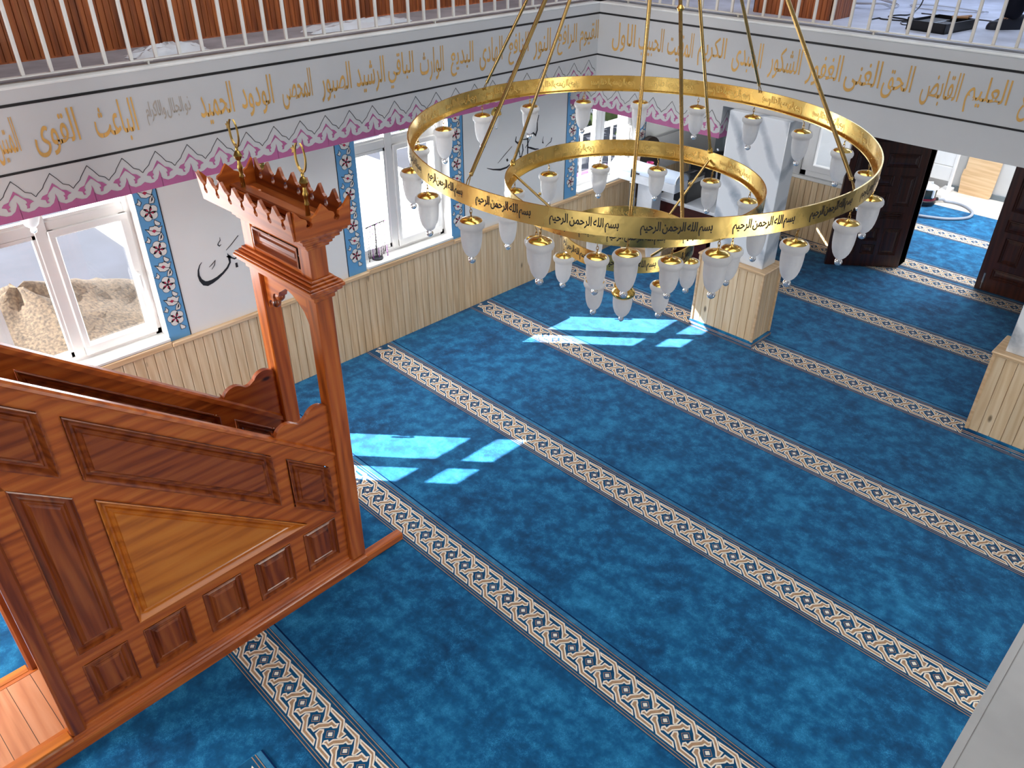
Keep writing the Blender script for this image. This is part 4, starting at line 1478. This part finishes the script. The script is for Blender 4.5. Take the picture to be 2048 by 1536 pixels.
# ================================================================== SMALL LAMPS UNDER THE LEFT GALLERY
def gallery_lamp(y, label, x=0.14, z=2.04, sc=1.0):
    r = tag(empty('pendant_lamp', (x, y, z)), label, 'lamp', 'small lamps under the left gallery')
    b = MB()
    b.lathe([(0, 0.124), (0.006, 0.120), (0.008, 0.085), (0.014, 0.078), (0.012, 0.066), (0.022, 0.058), (0.020, 0.048), (0.036, 0.034), (0.048, 0.012), (0.052, -0.012), (0.046, -0.016)], 22)
    b.tube([(0, 0, 0.11), (0, 0, (2.449 - z) / sc)], 0.004, 6)
    b.build('lamp_cap', [M['gold']], r, 50)
    b = MB()
    b.lathe([(0.046, -0.014), (0.045, -0.050), (0.040, -0.085), (0.028, -0.112), (0.014, -0.124), (0, -0.126)], 22)
    b.build('lamp_glass', [M['frost']], r, 60)
    b = MB()
    b.lathe([(0.008, -0.122), (0.015, -0.134), (0.012, -0.146), (0, -0.152)], 12)
    b.build('glass_ball', [M['crystal']], r, 80)
    r.scale = (sc, sc, sc)
gallery_lamp(3.958, 'small brass and glass lamp on the left wall beside the black calligraphy')
gallery_lamp(1.43, 'small brass and glass lamp behind the pulpit crown')
gallery_lamp(-0.245, 'small glass lamp hanging before the gravel-view window, at the left', 0.13, 2.215, 1.45)

# ================================================================== SMALL THINGS IN THE HALL
# prayer beads on a stand on the sill of the second window
st = tag(empty('bead_stand', (-0.075, 2.575, 0.88)), 'small stand of hooks carrying prayer beads on the middle window sill', 'stand')
b = MB()
b.lathe([(0, 0), (0.055, 0), (0.055, 0.012), (0.018, 0.018), (0.008, 0.03), (0, 0.03)], 16)
b.build('base', [M['plastic_black']], st, 40)
b = MB()
b.tube([(0, 0, 0.02), (0, 0, 0.345)], 0.006, 8)
b.build('post', [M['bead_dark']], st, 40)
b = MB()
b.tube([(0, -0.105, 0.335), (0, 0.0, 0.345), (0, 0.125, 0.355)], 0.005, 6)
b.build('crossbar', [M['bead_dark']], st, 40)
random.seed(4)
BEADS = [(-0.100, 0.30, 0, 'dark'), (-0.082, 0.26, 0, 'dark'), (-0.050, 0.31, 1, 'purple'), (-0.016, 0.24, 0, 'dark'), (0.016, 0.29, 1, 'purple'), (0.050, 0.33, 0, 'dark'), (0.072, 0.27, 0, 'dark'), (0.094, 0.25, 0, 'dark'), (0.116, 0.32, 1, 'purple')]
WHERE = ['outermost at the left end', 'second from the left end', 'third from the left end', 'just left of the stand post', 'just right of the stand post', 'longest of the dark ones', 'right of the longest one', 'second from the right end', 'outermost at the right end']
for (dy, ln, k, cname), wh in zip(BEADS, WHERE):
    mat = M['bead_purple'] if k else M['bead_dark']
    zt = 0.88 + 0.345 + dy * 0.1
    r = tag(empty('prayer_beads', (-0.075, 2.575 + dy, zt)), '%s string of prayer beads on the sill stand, %s' % (cname, wh), 'beads', 'prayer beads on the window sill')
    b = MB()
    n = 30
    for i in range(n):
        a = 2 * pi * i / n
        p = (0.006 + 0.012 * sin(2 * a), 0.011 * sin(a) + random.uniform(-0.001, 0.001), -ln / 2 + ln / 2 * cos(a))
        rr = 0.0052
        b.lathe([(0, -rr), (rr * 0.8, -rr * 0.5), (rr, 0), (rr * 0.8, rr * 0.5), (0, rr)], 6, p)
    b.build('bead_loop', [mat], r, 60)
    b = MB()
    b.tube([(0.006, 0, -ln), (0.008, 0.004, -ln - 0.02)], 0.004, 6)
    b.tube([(0.008, 0.004, -ln - 0.015), (0.012, -0.006, -ln - 0.05)], [0.003, 0.008], 6)
    b.build('tassel', [mat], r, 60)

# long white chest with rounded lid on a stand, by the third window
cx0, cx1, cy = 0.10, 1.02, 6.0
chest = tag(empty('chest', ((cx0 + cx1) / 2, cy, 0.0)), 'long white chest with rounded lid raised on a stand beside the third window', 'chest')
hl = (cx1 - cx0) / 2
b = MB()
b.bbox(-hl, hl, -0.13, 0.13, 0.98, 1.085, 0.008)
b.build('chest_body', [M['plastic_white']], chest)
lid = [(-0.13, 1.088)] + [(-0.13 * cos(radians(k * 12)), 1.09 + 0.095 * sin(radians(k * 12))) for k in range(1, 15)] + [(0.13, 1.088)]
b = MB()
b.prism(ccw(lid), lambda u, v, d: (d, u, v), -hl, hl)
b.build('chest_lid', [M['chest']], chest, 40)
b = MB()
for e in (-hl, hl):
    b.tube([(e, p[0], p[1]) for p in lid], 0.007, 6)
b.build('lid_rim', [M['steel']], chest, 60)
b = MB()
b.bbox(-0.15, -0.10, -0.150, -0.128, 1.04, 1.14, 0.006)
b.tube([(-0.10, -0.14, 1.10), (-0.06, -0.152, 1.105), (-0.03, -0.14, 1.10)], 0.008, 6)
b.build('clasp', [M['plastic_black']], chest, 40)
b = MB()
b.bbox(-0.155, -0.095, -0.15, -0.09, 0.0, 0.985, 0.006)
b.build('stand_post', [M['steel']], chest)
b = MB()
b.bbox(-0.08, 0.14, -0.08, 0.10, 0.30, 0.98, 0.006)
b.build('stand_cabinet', [M['plastic_white']], chest)
b = MB()
b.bbox(-0.25, 0.40, -0.16, 0.16, 0.22, 0.30, 0.006)
b.bbox(-0.22, 0.37, -0.13, 0.13, 0.0, 0.22, 0.006)
b.build('stand_base', [M['pine_x']], chest)

# desk with monitor, chair, mug and cloth
desk = tag(empty('desk', (0.95, 6.75, 0)), 'dark red desk with a white top edge, in the shade under the back gallery', 'desk')
b = MB()
b.bbox(-0.42, 0.42, -0.55, 0.62, 0.73, 0.765, 0.005)
b.build('desk_top', [M['plastic_white']], desk)
b = MB()
b.bbox(0.34, 0.38, -0.5, 0.58, 0.06, 0.73, 0.004)
b.build('modesty_panel', [M['redwood']], desk)
for sy in (-0.5, 0.54):
    b = MB()
    b.bbox(-0.38, 0.38, sy, sy + 0.035, 0.0, 0.73, 0.004)
    b.build('side_leg', [M['redwood']], desk)
mon = tag(empty('monitor', (0.86, 6.85, 0.765)), 'black computer monitor on the dark red desk', 'monitor')
T_ = Matrix.Rotation(radians(-28), 3, 'Z')
b = MB()
b.box(-0.02, 0.02, -0.29, 0.29, 0.10, 0.46, 0, T_)
b.build('screen', [M['plastic_black']], mon)
b = MB()
b.box(-0.045, -0.02, -0.03, 0.03, 0.02, 0.30, 0, T_)
b.box(-0.12, 0.08, -0.11, 0.11, 0.0, 0.016, 0, T_)
b.build('monitor_stand', [M['plastic_black']], mon)
b = MB()
b.tube([(-0.01, 0.10, 0.47), (0.035, 0.08, 0.44), (0.045, 0.06, 0.30), (0.06, 0.05, 0.10), (0.09, 0.05, 0.01)], 0.011, 6)
b.build('monitor_cable', [M['cablewhite']], mon, 60)
tow = tag(empty('computer_case', (0.50, 6.35, 0.765)), 'black computer case standing on the near end of the red desk', 'computer')
b = MB()
b.bbox(0.28, 0.46, -0.12, 0.22, 0.0, 0.30, 0.006)
b.build('case', [M['plastic_black']], tow)
b = MB()
b.box(0.455, 0.463, -0.10, 0.20, 0.22, 0.27)
b.build('front_trim', [M['steel']], tow)
chair = tag(empty('office_chair', (0.30, 6.67, 0)), 'dark office chair with a rounded back, behind the white chest', 'chair')
b = MB()
b.bbox(-0.22, 0.24, -0.23, 0.23, 0.44, 0.51, 0.02)
b.build('seat', [M['plastic_black']], chair)
bk = [(-0.21, 0.56)] + [(-0.21 * cos(radians(k * 15)), 1.05 + 0.23 * sin(radians(k * 15))) for k in range(0, 13)] + [(0.21, 0.56)]
b = MB()
b.prism(ccw(bk), lambda u, v, d: (-0.24 + d, u, v), -0.03, 0.03)
b.build('backrest', [M['hair']], chair, 40)
b = MB()
b.tube([(0, 0, 0.06), (0, 0, 0.44)], 0.03, 10)
b.tube([(-0.20, 0, 0.46), (-0.26, 0, 0.50), (-0.25, 0, 0.62)], 0.02, 8)
b.build('chair_post', [M['plastic_black']], chair, 40)
for k in range(5):
    a = 2 * pi * k / 5
    b = MB()
    b.tube([(0, 0, 0.07), (0.27 * cos(a), 0.27 * sin(a), 0.045)], [0.022, 0.014], 8)
    lg = b.build('leg', [M['plastic_black']], chair, 40)
    b = MB()
    b.lathe([(0, -0.012), (0.022, -0.012), (0.022, 0.012), (0, 0.012)], 10, (0.27 * cos(a), 0.27 * sin(a), 0.023), 0, Matrix.Rotation(pi / 2, 3, 'X'))
    b.build('caster', [M['plastic_black']], lg, 40)
shelf = tag(empty('side_cabinet', (0.44, 6.30, 0)), 'low dark cabinet between the white chest and the red desk', 'cabinet')
b = MB()
b.bbox(-0.14, 0.085, -0.11, 0.10, 0.0, 0.98, 0.006)
b.build('cabinet_body', [M['navy']], shelf)
b = MB()
b.bbox(-0.145, 0.088, -0.115, 0.105, 0.98, 1.0, 0.004)
b.build('cabinet_top', [M['redwood']], shelf)
mug = tag(empty('mug', (0.345, 6.32, 1.0)), 'pink mug on the low cabinet behind the white chest', 'mug')
b = MB()
b.lathe([(0, 0), (0.036, 0), (0.040, 0.01), (0.042, 0.10), (0.038, 0.10), (0.036, 0.01), (0, 0.008)], 18)
b.build('cup', [M['mug']], mug, 50)
b = MB()
b.tube([(0.040, 0, 0.08), (0.066, 0, 0.072), (0.068, 0, 0.04), (0.040, 0, 0.025)], 0.006, 6)
b.build('mug_handle', [M['mug']], mug, 60)
def crumple(name, c, rx, ry, h, mat, label, cat, seed=1, n=14, parent=None):
    random.seed(seed)
    b = MB()
    vs_, fs = [], []
    for i in range(n + 1):
        for j in range(n + 1):
            u, v = i / n * 2 - 1, j / n * 2 - 1
            e = max(0, 1 - max(abs(u), abs(v)) ** 2)
            k = 1 + 0.18 * sin(5 * u + seed) * cos(4 * v)
            vs_.append((c[0] + rx * u * k, c[1] + ry * v * k, c[2] + 0.003 + h * (e ** 0.6) * (0.35 + 0.65 * random.random())))
    for i in range(n):
        for j in range(n):
            a = i * (n + 1) + j
            fs.append((a, a + n + 1, a + n + 2, a + 1))
    b.add(vs_, fs)
    return tag(b.build(name, [mat], None, 30), label, cat)
crumple('yellow_cloth', (0.46, 6.31, 1.0), 0.055, 0.075, 0.05, M['yellow'], 'crumpled yellow cloth beside the pink mug on the low cabinet', 'cloth', 3)

# loose prayer rug, its corner showing at the lower edge
rug = tag(empty('prayer_rug', (3.07, -0.665, 0)), 'loose blue rug with a tan border, only its corner showing at the lower edge', 'rug')
b = MB()
b.box(0, 1.25, -0.9, 0.0, 0.003, 0.010)
b.build('rug_pile', [M['carpet']], rug)
rb = border(0.0, 0.005, 1.245, rug, 'rug_border', 0.0095)
b = MB()
b.bbox(0.0, 0.028, -1.66, -1.575, 0.012, 0.060, 0.006)
o = b.build('socket', [M['plastic_white']], minbar)
o['label'] = 'white plastic socket'

# ================================================================== VESTIBULE
board = tag(empty('wood_panel', (2.63, 11.40, 0.004)), 'leaning pale wood panel with rounded lower corner, seen through the open door', 'panel')
b = MB()
bd = [(-0.235, 0.0), (0.175, 0.0)] + arc(0.165, 0.045, 0.045, -90, 0, 5)[1:] + [(0.225, 0.85), (0.225, 1.30), (-0.235, 1.30), (-0.235, 0.36), (-0.255, 0.35), (-0.262, 0.24), (-0.245, 0.13)]
b.prism(ccw(bd), lambda u, v, d: (u, d + v * 0.035, v), -0.012, 0.012)
b.build('board_sheet', [M['pine_x']], board)
rack = tag(empty('shoe_rack', (2.02, 11.23, 0.004)), 'white slatted shoe rack against the vestibule wall, beside the leaning panel', 'rack')
for k, (z0, z1) in enumerate(((0.185, 0.395), (0.402, 0.61), (0.617, 0.83), (0.837, 1.05))):
    b = MB()
    b.bbox(-0.50, 0.29, -0.02, 0.0, z0, z1, 0.006)
    b.build('rack_shelf', [M['upvc']], rack)
b = MB()
b.bbox(0.255, 0.295, -0.03, 0.03, 0.05, 1.08, 0.004)
b.bbox(-0.50, -0.46, -0.03, 0.03, 0.05, 1.08, 0.004)
b.build('rack_post', [M['upvc']], rack)
b = MB()
b.bbox(0.16, 0.30, -0.30, 0.20, 0.0, 0.055, 0.006)
b.bbox(-0.52, -0.38, -0.30, 0.20, 0.0, 0.055, 0.006)
b.build('rack_foot', [M['upvc']], rack)
vac = tag(empty('vacuum_cleaner', (2.20, 10.55, 0.0)), 'drum vacuum cleaner with grey hose on the vestibule carpet', 'vacuum cleaner')
b = MB()
b.lathe([(0, 0.02), (0.155, 0.02), (0.165, 0.04), (0.160, 0.075), (0.148, 0.085)], 28)
b.build('base', [M['plastic_black']], vac, 40)
b = MB()
b.lathe([(0.150, 0.078), (0.155, 0.085), (0.152, 0.105), (0.14, 0.11)], 28)
b.build('base_band', [M['plastic_red']], vac, 40)
b = MB()
b.lathe([(0.140, 0.105), (0.146, 0.12), (0.146, 0.24), (0.138, 0.25)], 28)
b.build('tank', [M['plastic_dark']], vac, 40)
b = MB()
b.lathe([(0.145, 0.238), (0.156, 0.243), (0.156, 0.258), (0.12, 0.275), (0.05, 0.285), (0, 0.287)], 28)
b.tube([(-0.05, -0.05, 0.28), (-0.05, -0.05, 0.315), (0.05, 0.05, 0.315), (0.05, 0.05, 0.28)], 0.010, 8)
b.build('lid', [M['plastic_white']], vac, 40)
b = MB()
b.bbox(0.120, 0.152, -0.10, -0.06, 0.13, 0.255, 0.008)
b.build('latch', [M['plastic_white']], vac)
HO = [(2.305, 10.70), (2.392, 10.80), (2.55, 10.845), (2.70, 10.80), (2.81, 10.70), (2.868, 10.60), (2.895, 10.48), (2.885, 10.36), (2.824, 10.24), (2.74, 10.14), (2.66, 10.075), (2.50, 10.00), (2.32, 9.935), (2.10, 9.87), (1.85, 9.85)]
def smooth_path(P, n=6):
    out = []
    for i in range(len(P) - 1):
        p0, p1, p2, p3 = P[max(i - 1, 0)], P[i], P[i + 1], P[min(i + 2, len(P) - 1)]
        for k in range(n):
            t = k / n
            out.append(tuple(0.5 * ((2 * p1[a]) + (-p0[a] + p2[a]) * t + (2 * p0[a] - 5 * p1[a] + 4 * p2[a] - p3[a]) * t * t + (-p0[a] + 3 * p1[a] - 3 * p2[a] + p3[a]) * t ** 3) for a in range(len(p1))))
    out.append(tuple(P[-1]))
    return out
b = MB()
hp = [(p[0] - 2.20, p[1] - 10.55, 0.045 if i < 6 else 0.021) for i, p in enumerate(smooth_path(HO, 5))]
b.tube(hp, 0.020, 10)
b.build('hose', [M['hose']], vac, 60)
b = MB()
b.tube([(0.08, 0.11, 0.06), (0.13, 0.18, 0.055)], 0.027, 10)
b.build('hose_socket', [M['plastic_black']], vac, 60)

# ================================================================== BACK GALLERY
ZG = ZF1 + 0.02
pil = tag(empty('slatted_pillar', (2.16, 5.80, ZG)), 'pillar clad in brown vertical slats behind the back gallery railing', 'pillar')
b = MB()
for s0, s1, place in ((-0.36, 0.36, lambda s, d, z: (s, -0.19 - d, z)), (-0.19, 0.19, lambda s, d, z: (0.36 + d, s, z)), (-0.36, 0.36, lambda s, d, z: (-s, 0.19 + d, z)), (-0.19, 0.19, lambda s, d, z: (-0.36 - d, -s, z))):
    boards(b, s0, s1, 0.0, ZC - ZG, place, 0.0431, 0.012, 0.003)
b.build('slat_cladding', [M['slat']], pil)
tb = tag(empty('toolbox', (3.34, 5.88, ZG), radians(-8)), 'open black tool case with tools on the pale gallery floor, beside the standing person', 'toolbox')
b = MB()
for q in ((-0.16, 0.16, -0.24, -0.23), (-0.16, 0.16, 0.23, 0.24)):
    b.box(*q, 0, 0.075)
for q in ((-0.16, -0.15), (0.15, 0.16)):
    b.box(q[0], q[1], -0.24, 0.24, 0, 0.075)
b.box(-0.16, 0.16, -0.24, 0.24, 0, 0.012)
b.build('case_tray', [M['plastic_black']], tb)
b = MB()
b.bbox(-0.12, 0.02, -0.18, 0.10, 0.012, 0.065, 0.006)
b.bbox(0.03, 0.13, -0.20, 0.02, 0.012, 0.06, 0.006)
b.build('inner_tray', [M['plastic_dark']], tb)
for k, (x, y, a, mt) in enumerate(((0.09, 0.12, 0.5, 'tooltan'), (0.04, 0.16, 1.9, 'cablewhite'), (0.11, 0.19, 1.2, 'tooltan'))):
    b = MB()
    b.tube([(-0.06 * cos(a), -0.06 * sin(a), 0.0), (0.06 * cos(a), 0.06 * sin(a), 0.0)], 0.011, 8)
    o = b.build('hand_tool', [M[mt]], None, 40)
    o.location = (3.34 + x, 5.88 + y, ZG + 0.086)
    tag(o, ['tan tool handle lying across the middle of the black tool case', 'white-handled tool lying in the black tool case', 'tan tool handle at the far right end of the black tool case'][k], 'tool', 'tools in the tool case')
# cables
def cable(name, pts, r, mat, label):
    b = MB()
    b.tube(smooth_path([(p[0], p[1], p[2] if len(p) > 2 else ZG + r) for p in pts], 6), r, 6)
    return tag(b.build(name, [mat], None, 60), label, 'cable')
random.seed(11)
for k, (cx, cy, rx, ry, ph, lab) in enumerate(((2.33, 6.80, 0.26, 0.22, 0.0, 'loosely coiled white cable on the pale gallery floor, left of the black plugged cable'), (3.02, 7.02, 0.33, 0.14, 0.8, 'long thin white cable looping behind the black cable on the gallery floor'))):
    pts = []
    for i in range(34 if k == 0 else 18):
        a = ph + i * 0.62
        q = 1 + 0.16 * random.uniform(-1, 1)
        pts.append((cx + rx * q * cos(a), cy + ry * q * sin(a), ZG + 0.008 + 0.010 * (i % 5) * (1 if k == 0 else 0.3)))
    cable('white_cable', pts, 0.007 if k == 0 else 0.005, M['cablewhite'], lab)
cb = cable('power_cable', [(2.748, 5.932), (2.76, 6.06), (2.80, 6.02), (2.94, 6.05), (3.00, 6.10), (2.93, 6.16), (2.78, 6.20), (2.80, 6.34), (2.86, 6.42), (2.83, 6.62), (2.835, 6.74, ZG + 0.06), (2.84, 6.78, ZG + 0.20)], 0.006, M['plastic_black'], 'black power cable with plug curling on the gallery floor beside the tool case')
b = MB()
b.lathe([(0, -0.02), (0.018, -0.02), (0.020, 0.01), (0.010, 0.03), (0, 0.03)], 12, (3.01, 6.10, ZG + 0.02), 0, Matrix.Rotation(pi / 2, 3, 'Y'))
b.build('plug', [M['plastic_black']], cb, 40)
cable('thin_cable', [(2.99, 5.95), (3.05, 5.86), (3.12, 5.92), (3.06, 6.02), (2.98, 5.99)], 0.004, M['plastic_black'], 'thin black cable loop just left of the tool case')
cable('floor_cable', [(2.9, 6.62), (3.25, 6.62), (3.8, 6.60), (4.6, 6.72), (5.4, 6.8)], 0.005, M['bead_dark'], 'dark cable running across the gallery floor behind the standing person')
crumple('plastic_sheet', (0.02, 0.93, ZG - 0.008), 0.10, 0.26, 0.07, M['plastic_white'], 'crumpled clear-white plastic wrap on the left gallery floor, nearest the pulpit', 'wrapping', 5)
crumple('plastic_sheet', (0.00, 2.55, ZG - 0.008), 0.10, 0.45, 0.06, M['plastic_white'], 'long crumpled plastic wrap on the left gallery floor, nearest the corner', 'wrapping', 8)

# person standing on the back gallery; only shoes and trouser legs reach into the picture
def skin_body(name, verts, edges, radii, root, mat, parent=None, sub=2):
    me = bpy.data.meshes.new(name)
    me.from_pydata(verts, edges, [])
    me.materials.append(mat)
    o = bpy.data.objects.new(name, me)
    COL.objects.link(o)
    sk = o.modifiers.new('skin', 'SKIN')
    lay = me.skin_vertices[0].data if me.skin_vertices else None
    if lay is None:
        me.attributes.new('skin', 'FLOAT', 'POINT')
    for i, r_ in enumerate(radii):
        lay[i].radius = r_ if isinstance(r_, tuple) else (r_, r_)
        lay[i].use_root = (i == root)
    sk.use_smooth_shade = True
    if sub:
        sb = o.modifiers.new('sub', 'SUBSURF')
        sb.levels = sub
        sb.render_levels = sub
    if parent is not None:
        o.parent = parent
    return o
per = tag(empty('person', (3.86, 6.26, ZG)), 'person in dark trousers and dark shoes standing by the tool case behind the gallery railing', 'person')
DR = Vector((-0.62, -0.785, 0)).normalized()        # facing
SD = Vector((-DR.y, DR.x, 0))                       # to the person's left
def pp(f, l, z):
    q = DR * f + SD * l
    return (q.x, q.y, z)
hips = [(0.11, 0.04), (-0.12, -0.06)]               # left and right: (sideways, forward)
bv = [pp(0, 0, 0.92), pp(0, 0, 1.10), pp(0.0, 0, 1.30), pp(-0.01, 0, 1.44), pp(0.01, 0, 1.52), pp(0.03, 0, 1.62), pp(0.03, 0, 1.73)]
be = [(0, 1), (1, 2), (2, 3), (3, 4), (4, 5), (5, 6)]
br = [(0.15, 0.11), (0.14, 0.10), (0.16, 0.11), (0.09, 0.08), (0.055, 0.055), (0.078, 0.09), (0.06, 0.075)]
tv_, te_, tr_ = [pp(0, 0, 0.98)], [], [(0.165, 0.125)]
FEET = ((0.20, -0.06), (-0.13, 0.06))
for l, f in FEET:
    i = len(bv)
    sg = 1 if l > 0 else -1
    bv += [pp(0, 0.095 * sg, 0.86), pp(f * 0.6 + 0.015, (l + 0.095 * sg) / 2, 0.50), pp(f, l, 0.10), pp(f + 0.05, l, 0.05)]
    be += [(0, i), (i, i + 1), (i + 1, i + 2), (i + 2, i + 3)]
    br += [0.085, 0.055, 0.035, 0.025]
    j = len(tv_)
    tv_ += [pp(0, 0.095 * sg, 0.86), pp(f * 0.6 + 0.015, (l + 0.095 * sg) / 2, 0.50), pp(f - 0.005, l, 0.22), pp(f + 0.005, l, 0.055)]
    te_ += [(0, j), (j, j + 1), (j + 1, j + 2), (j + 2, j + 3)]
    tr_ += [(0.10, 0.105), (0.082, 0.085), (0.078, 0.082), (0.086, 0.098)]
for sg in (1, -1):
    i = len(bv)
    bv += [pp(-0.01, 0.19 * sg, 1.41), pp(0.02, 0.24 * sg, 1.12), pp(0.14, 0.22 * sg, 0.90), pp(0.20, 0.21 * sg, 0.83)]
    be += [(3, i), (i, i + 1), (i + 1, i + 2), (i + 2, i + 3)]
    br += [0.062, 0.045, 0.030, 0.038]
    h = i + 3
    for fn in range(4):
        bv += [pp(0.235 + 0.004 * fn, 0.21 * sg + (fn - 1.5) * 0.019, 0.78 - 0.004 * abs(fn - 1.5)), pp(0.235, 0.21 * sg + (fn - 1.5) * 0.019, 0.735 + 0.006 * abs(fn - 1))]
        be += [(h, len(bv) - 2), (len(bv) - 2, len(bv) - 1)]
        br += [0.009, 0.008]
    bv += [pp(0.225, 0.21 * sg - 0.045 * sg, 0.80), pp(0.245, 0.21 * sg - 0.05 * sg, 0.76)]
    be += [(h, len(bv) - 2), (len(bv) - 2, len(bv) - 1)]
    br += [0.010, 0.009]
skin_body('body', bv, be, br, 0, M['skin'], per)
skin_body('trousers', tv_, te_, tr_, 0, M['navy'], per)
jv = [pp(0, 0, 0.96), pp(0, 0, 1.12), pp(0, 0, 1.30), pp(-0.01, 0, 1.42)]
je = [(0, 1), (1, 2), (2, 3)]
jr = [(0.185, 0.14), (0.17, 0.13), (0.19, 0.14), (0.13, 0.11)]
for sg in (1, -1):
    i = len(jv)
    jv += [pp(-0.01, 0.19 * sg, 1.41), pp(0.02, 0.24 * sg, 1.12), pp(0.13, 0.22 * sg, 0.92)]
    je += [(3, i), (i, i + 1), (i + 1, i + 2)]
    jr += [0.085, 0.065, 0.05]
skin_body('jacket', jv, je, jr, 0, M['plastic_dark'], per)
skin_body('hair', [pp(0.0, 0, 1.66), pp(0.0, 0, 1.73), pp(0.02, 0, 1.78)], [(0, 1), (1, 2)], [(0.082, 0.09), (0.085, 0.095), (0.06, 0.07)], 0, M['hair'], per)
for l, f in FEET:
    b = MB()
    out = [(-0.10, 0.036), (-0.06, 0.045), (0.0, 0.043), (0.08, 0.048), (0.14, 0.044), (0.175, 0.028), (0.185, 0.0)]
    ol = out + [(x, -y) for x, y in out[::-1][1:]] + [(-0.112, 0.0)]
    lv = [(1.0, 0.0), (1.0, 0.022), (0.97, 0.035)]
    vs_ = []
    n = len(ol)
    for s, z in lv:
        vs_ += [pp(f + x * s, l + y * s, z) for x, y in ol]
    tops = [(0.84, lambda x: 0.055 if x > 0.09 else 0.075), (0.62, lambda x: 0.062 if x > 0.07 else 0.098), (0.40, lambda x: 0.066 if x > 0.05 else 0.108)]
    for s, fz in tops:
        vs_ += [pp(f + (x if x < 0 else x * (0.4 + 0.6 * s)), l + y * s, fz(x)) for x, y in ol]
    L_ = len(lv) + len(tops)
    fs = [(n * k + i, n * k + (i + 1) % n, n * k + n + (i + 1) % n, n * k + n + i) for k in range(L_ - 1) for i in range(n)]
    fs += [tuple(range(n))[::-1], tuple(n * (L_ - 1) + i for i in range(n))]
    b.add(vs_, fs)
    b.build('shoe', [M['shoe']], per, 50)

# ================================================================== OUTSIDE THE WINDOWS
random.seed(2)
b = MB()
n, mrad = 44, 16
vs_, fs = [(0, 0, 0.62)], []
for j in range(1, mrad + 1):
    t = j / mrad
    for i in range(n):
        a = 2 * pi * i / n
        rr = 1.35 * t * (1 + 0.10 * sin(3 * a + 1) + 0.06 * sin(7 * a))
        z = 0.62 * (1 - t) ** 0.9 * (1 + 0.1 * sin(4 * a)) + random.uniform(-0.018, 0.018)
        vs_.append((rr * cos(a), rr * sin(a) * 1.0, max(z, -0.02 if j == mrad else 0.0)))
for i in range(n):
    fs.append((0, 1 + i, 1 + (i + 1) % n))
for j in range(mrad - 1):
    for i in range(n):
        a, c = 1 + j * n + i, 1 + j * n + (i + 1) % n
        fs.append((a, a + n, c + n, c))
b.add(vs_, fs)
hp_ = b.build('gravel_heap', [M['gravel']], None, 60)
hp_.location = (-2.55, 0.05, -0.05)
tag(hp_, 'heap of tan gravel outside the left window', 'gravel', None, 'stuff')
b = MB()
b.box(-8.0, -0.34, 1.7, 6.2, -0.05, -0.02)
pave = struct(b.build('floor_paving', [M['marble_sill']]))
rl = tag(empty('outdoor_railing', (-1.0, 7.2, -0.05)), 'white outdoor railing outside the third window', 'railing')
b = MB()
b.bbox(-0.03, 0.03, -1.3, 3.0, 1.16, 1.22, 0.006)
b.build('handrail', [M['whitemetal']], rl)
b = MB()
b.bbox(-0.02, 0.02, -1.3, 3.0, 0.12, 0.16, 0.004)
b.build('bottom_rail', [M['whitemetal']], rl)
for k in range(20):
    y = -1.2 + 0.21 * k
    b = MB()
    b.bbox(-0.013, 0.013, y - 0.013, y + 0.013, 0.0, 1.16, 0.003)
    b.build('baluster', [M['whitemetal']], rl)
random.seed(9)
b = MB()
for k in range(2600):
    x, y, z = -4.2 + random.gauss(0, 0.5), random.uniform(6.5, 15.5), random.uniform(0.0, 2.6)
    s = random.uniform(0.07, 0.17)
    a = Vector((random.uniform(-1, 1), random.uniform(-1, 1), random.uniform(-1, 1))).normalized() * s
    c = a.orthogonal().normalized() * s * 0.6
    p = Vector((x, y, z))
    b.add([p - a, p + c, p + a, p - c], [(0, 1, 2, 3)])
hd = b.build('hedge', [M['leaf']])
tag(hd, 'green hedge outside the third window, behind the white railing', 'hedge', None, 'stuff')
b = MB()
b.bbox(0, 0.03, -0.5, 0.9, 0.12, 0.62, 0.008)
o = b.build('pink_cloth', [M['pinkcloth']])
o.location = (-1.06, 6.35, -0.05)
tag(o, 'pink cloth hung low on the white outdoor railing', 'cloth')
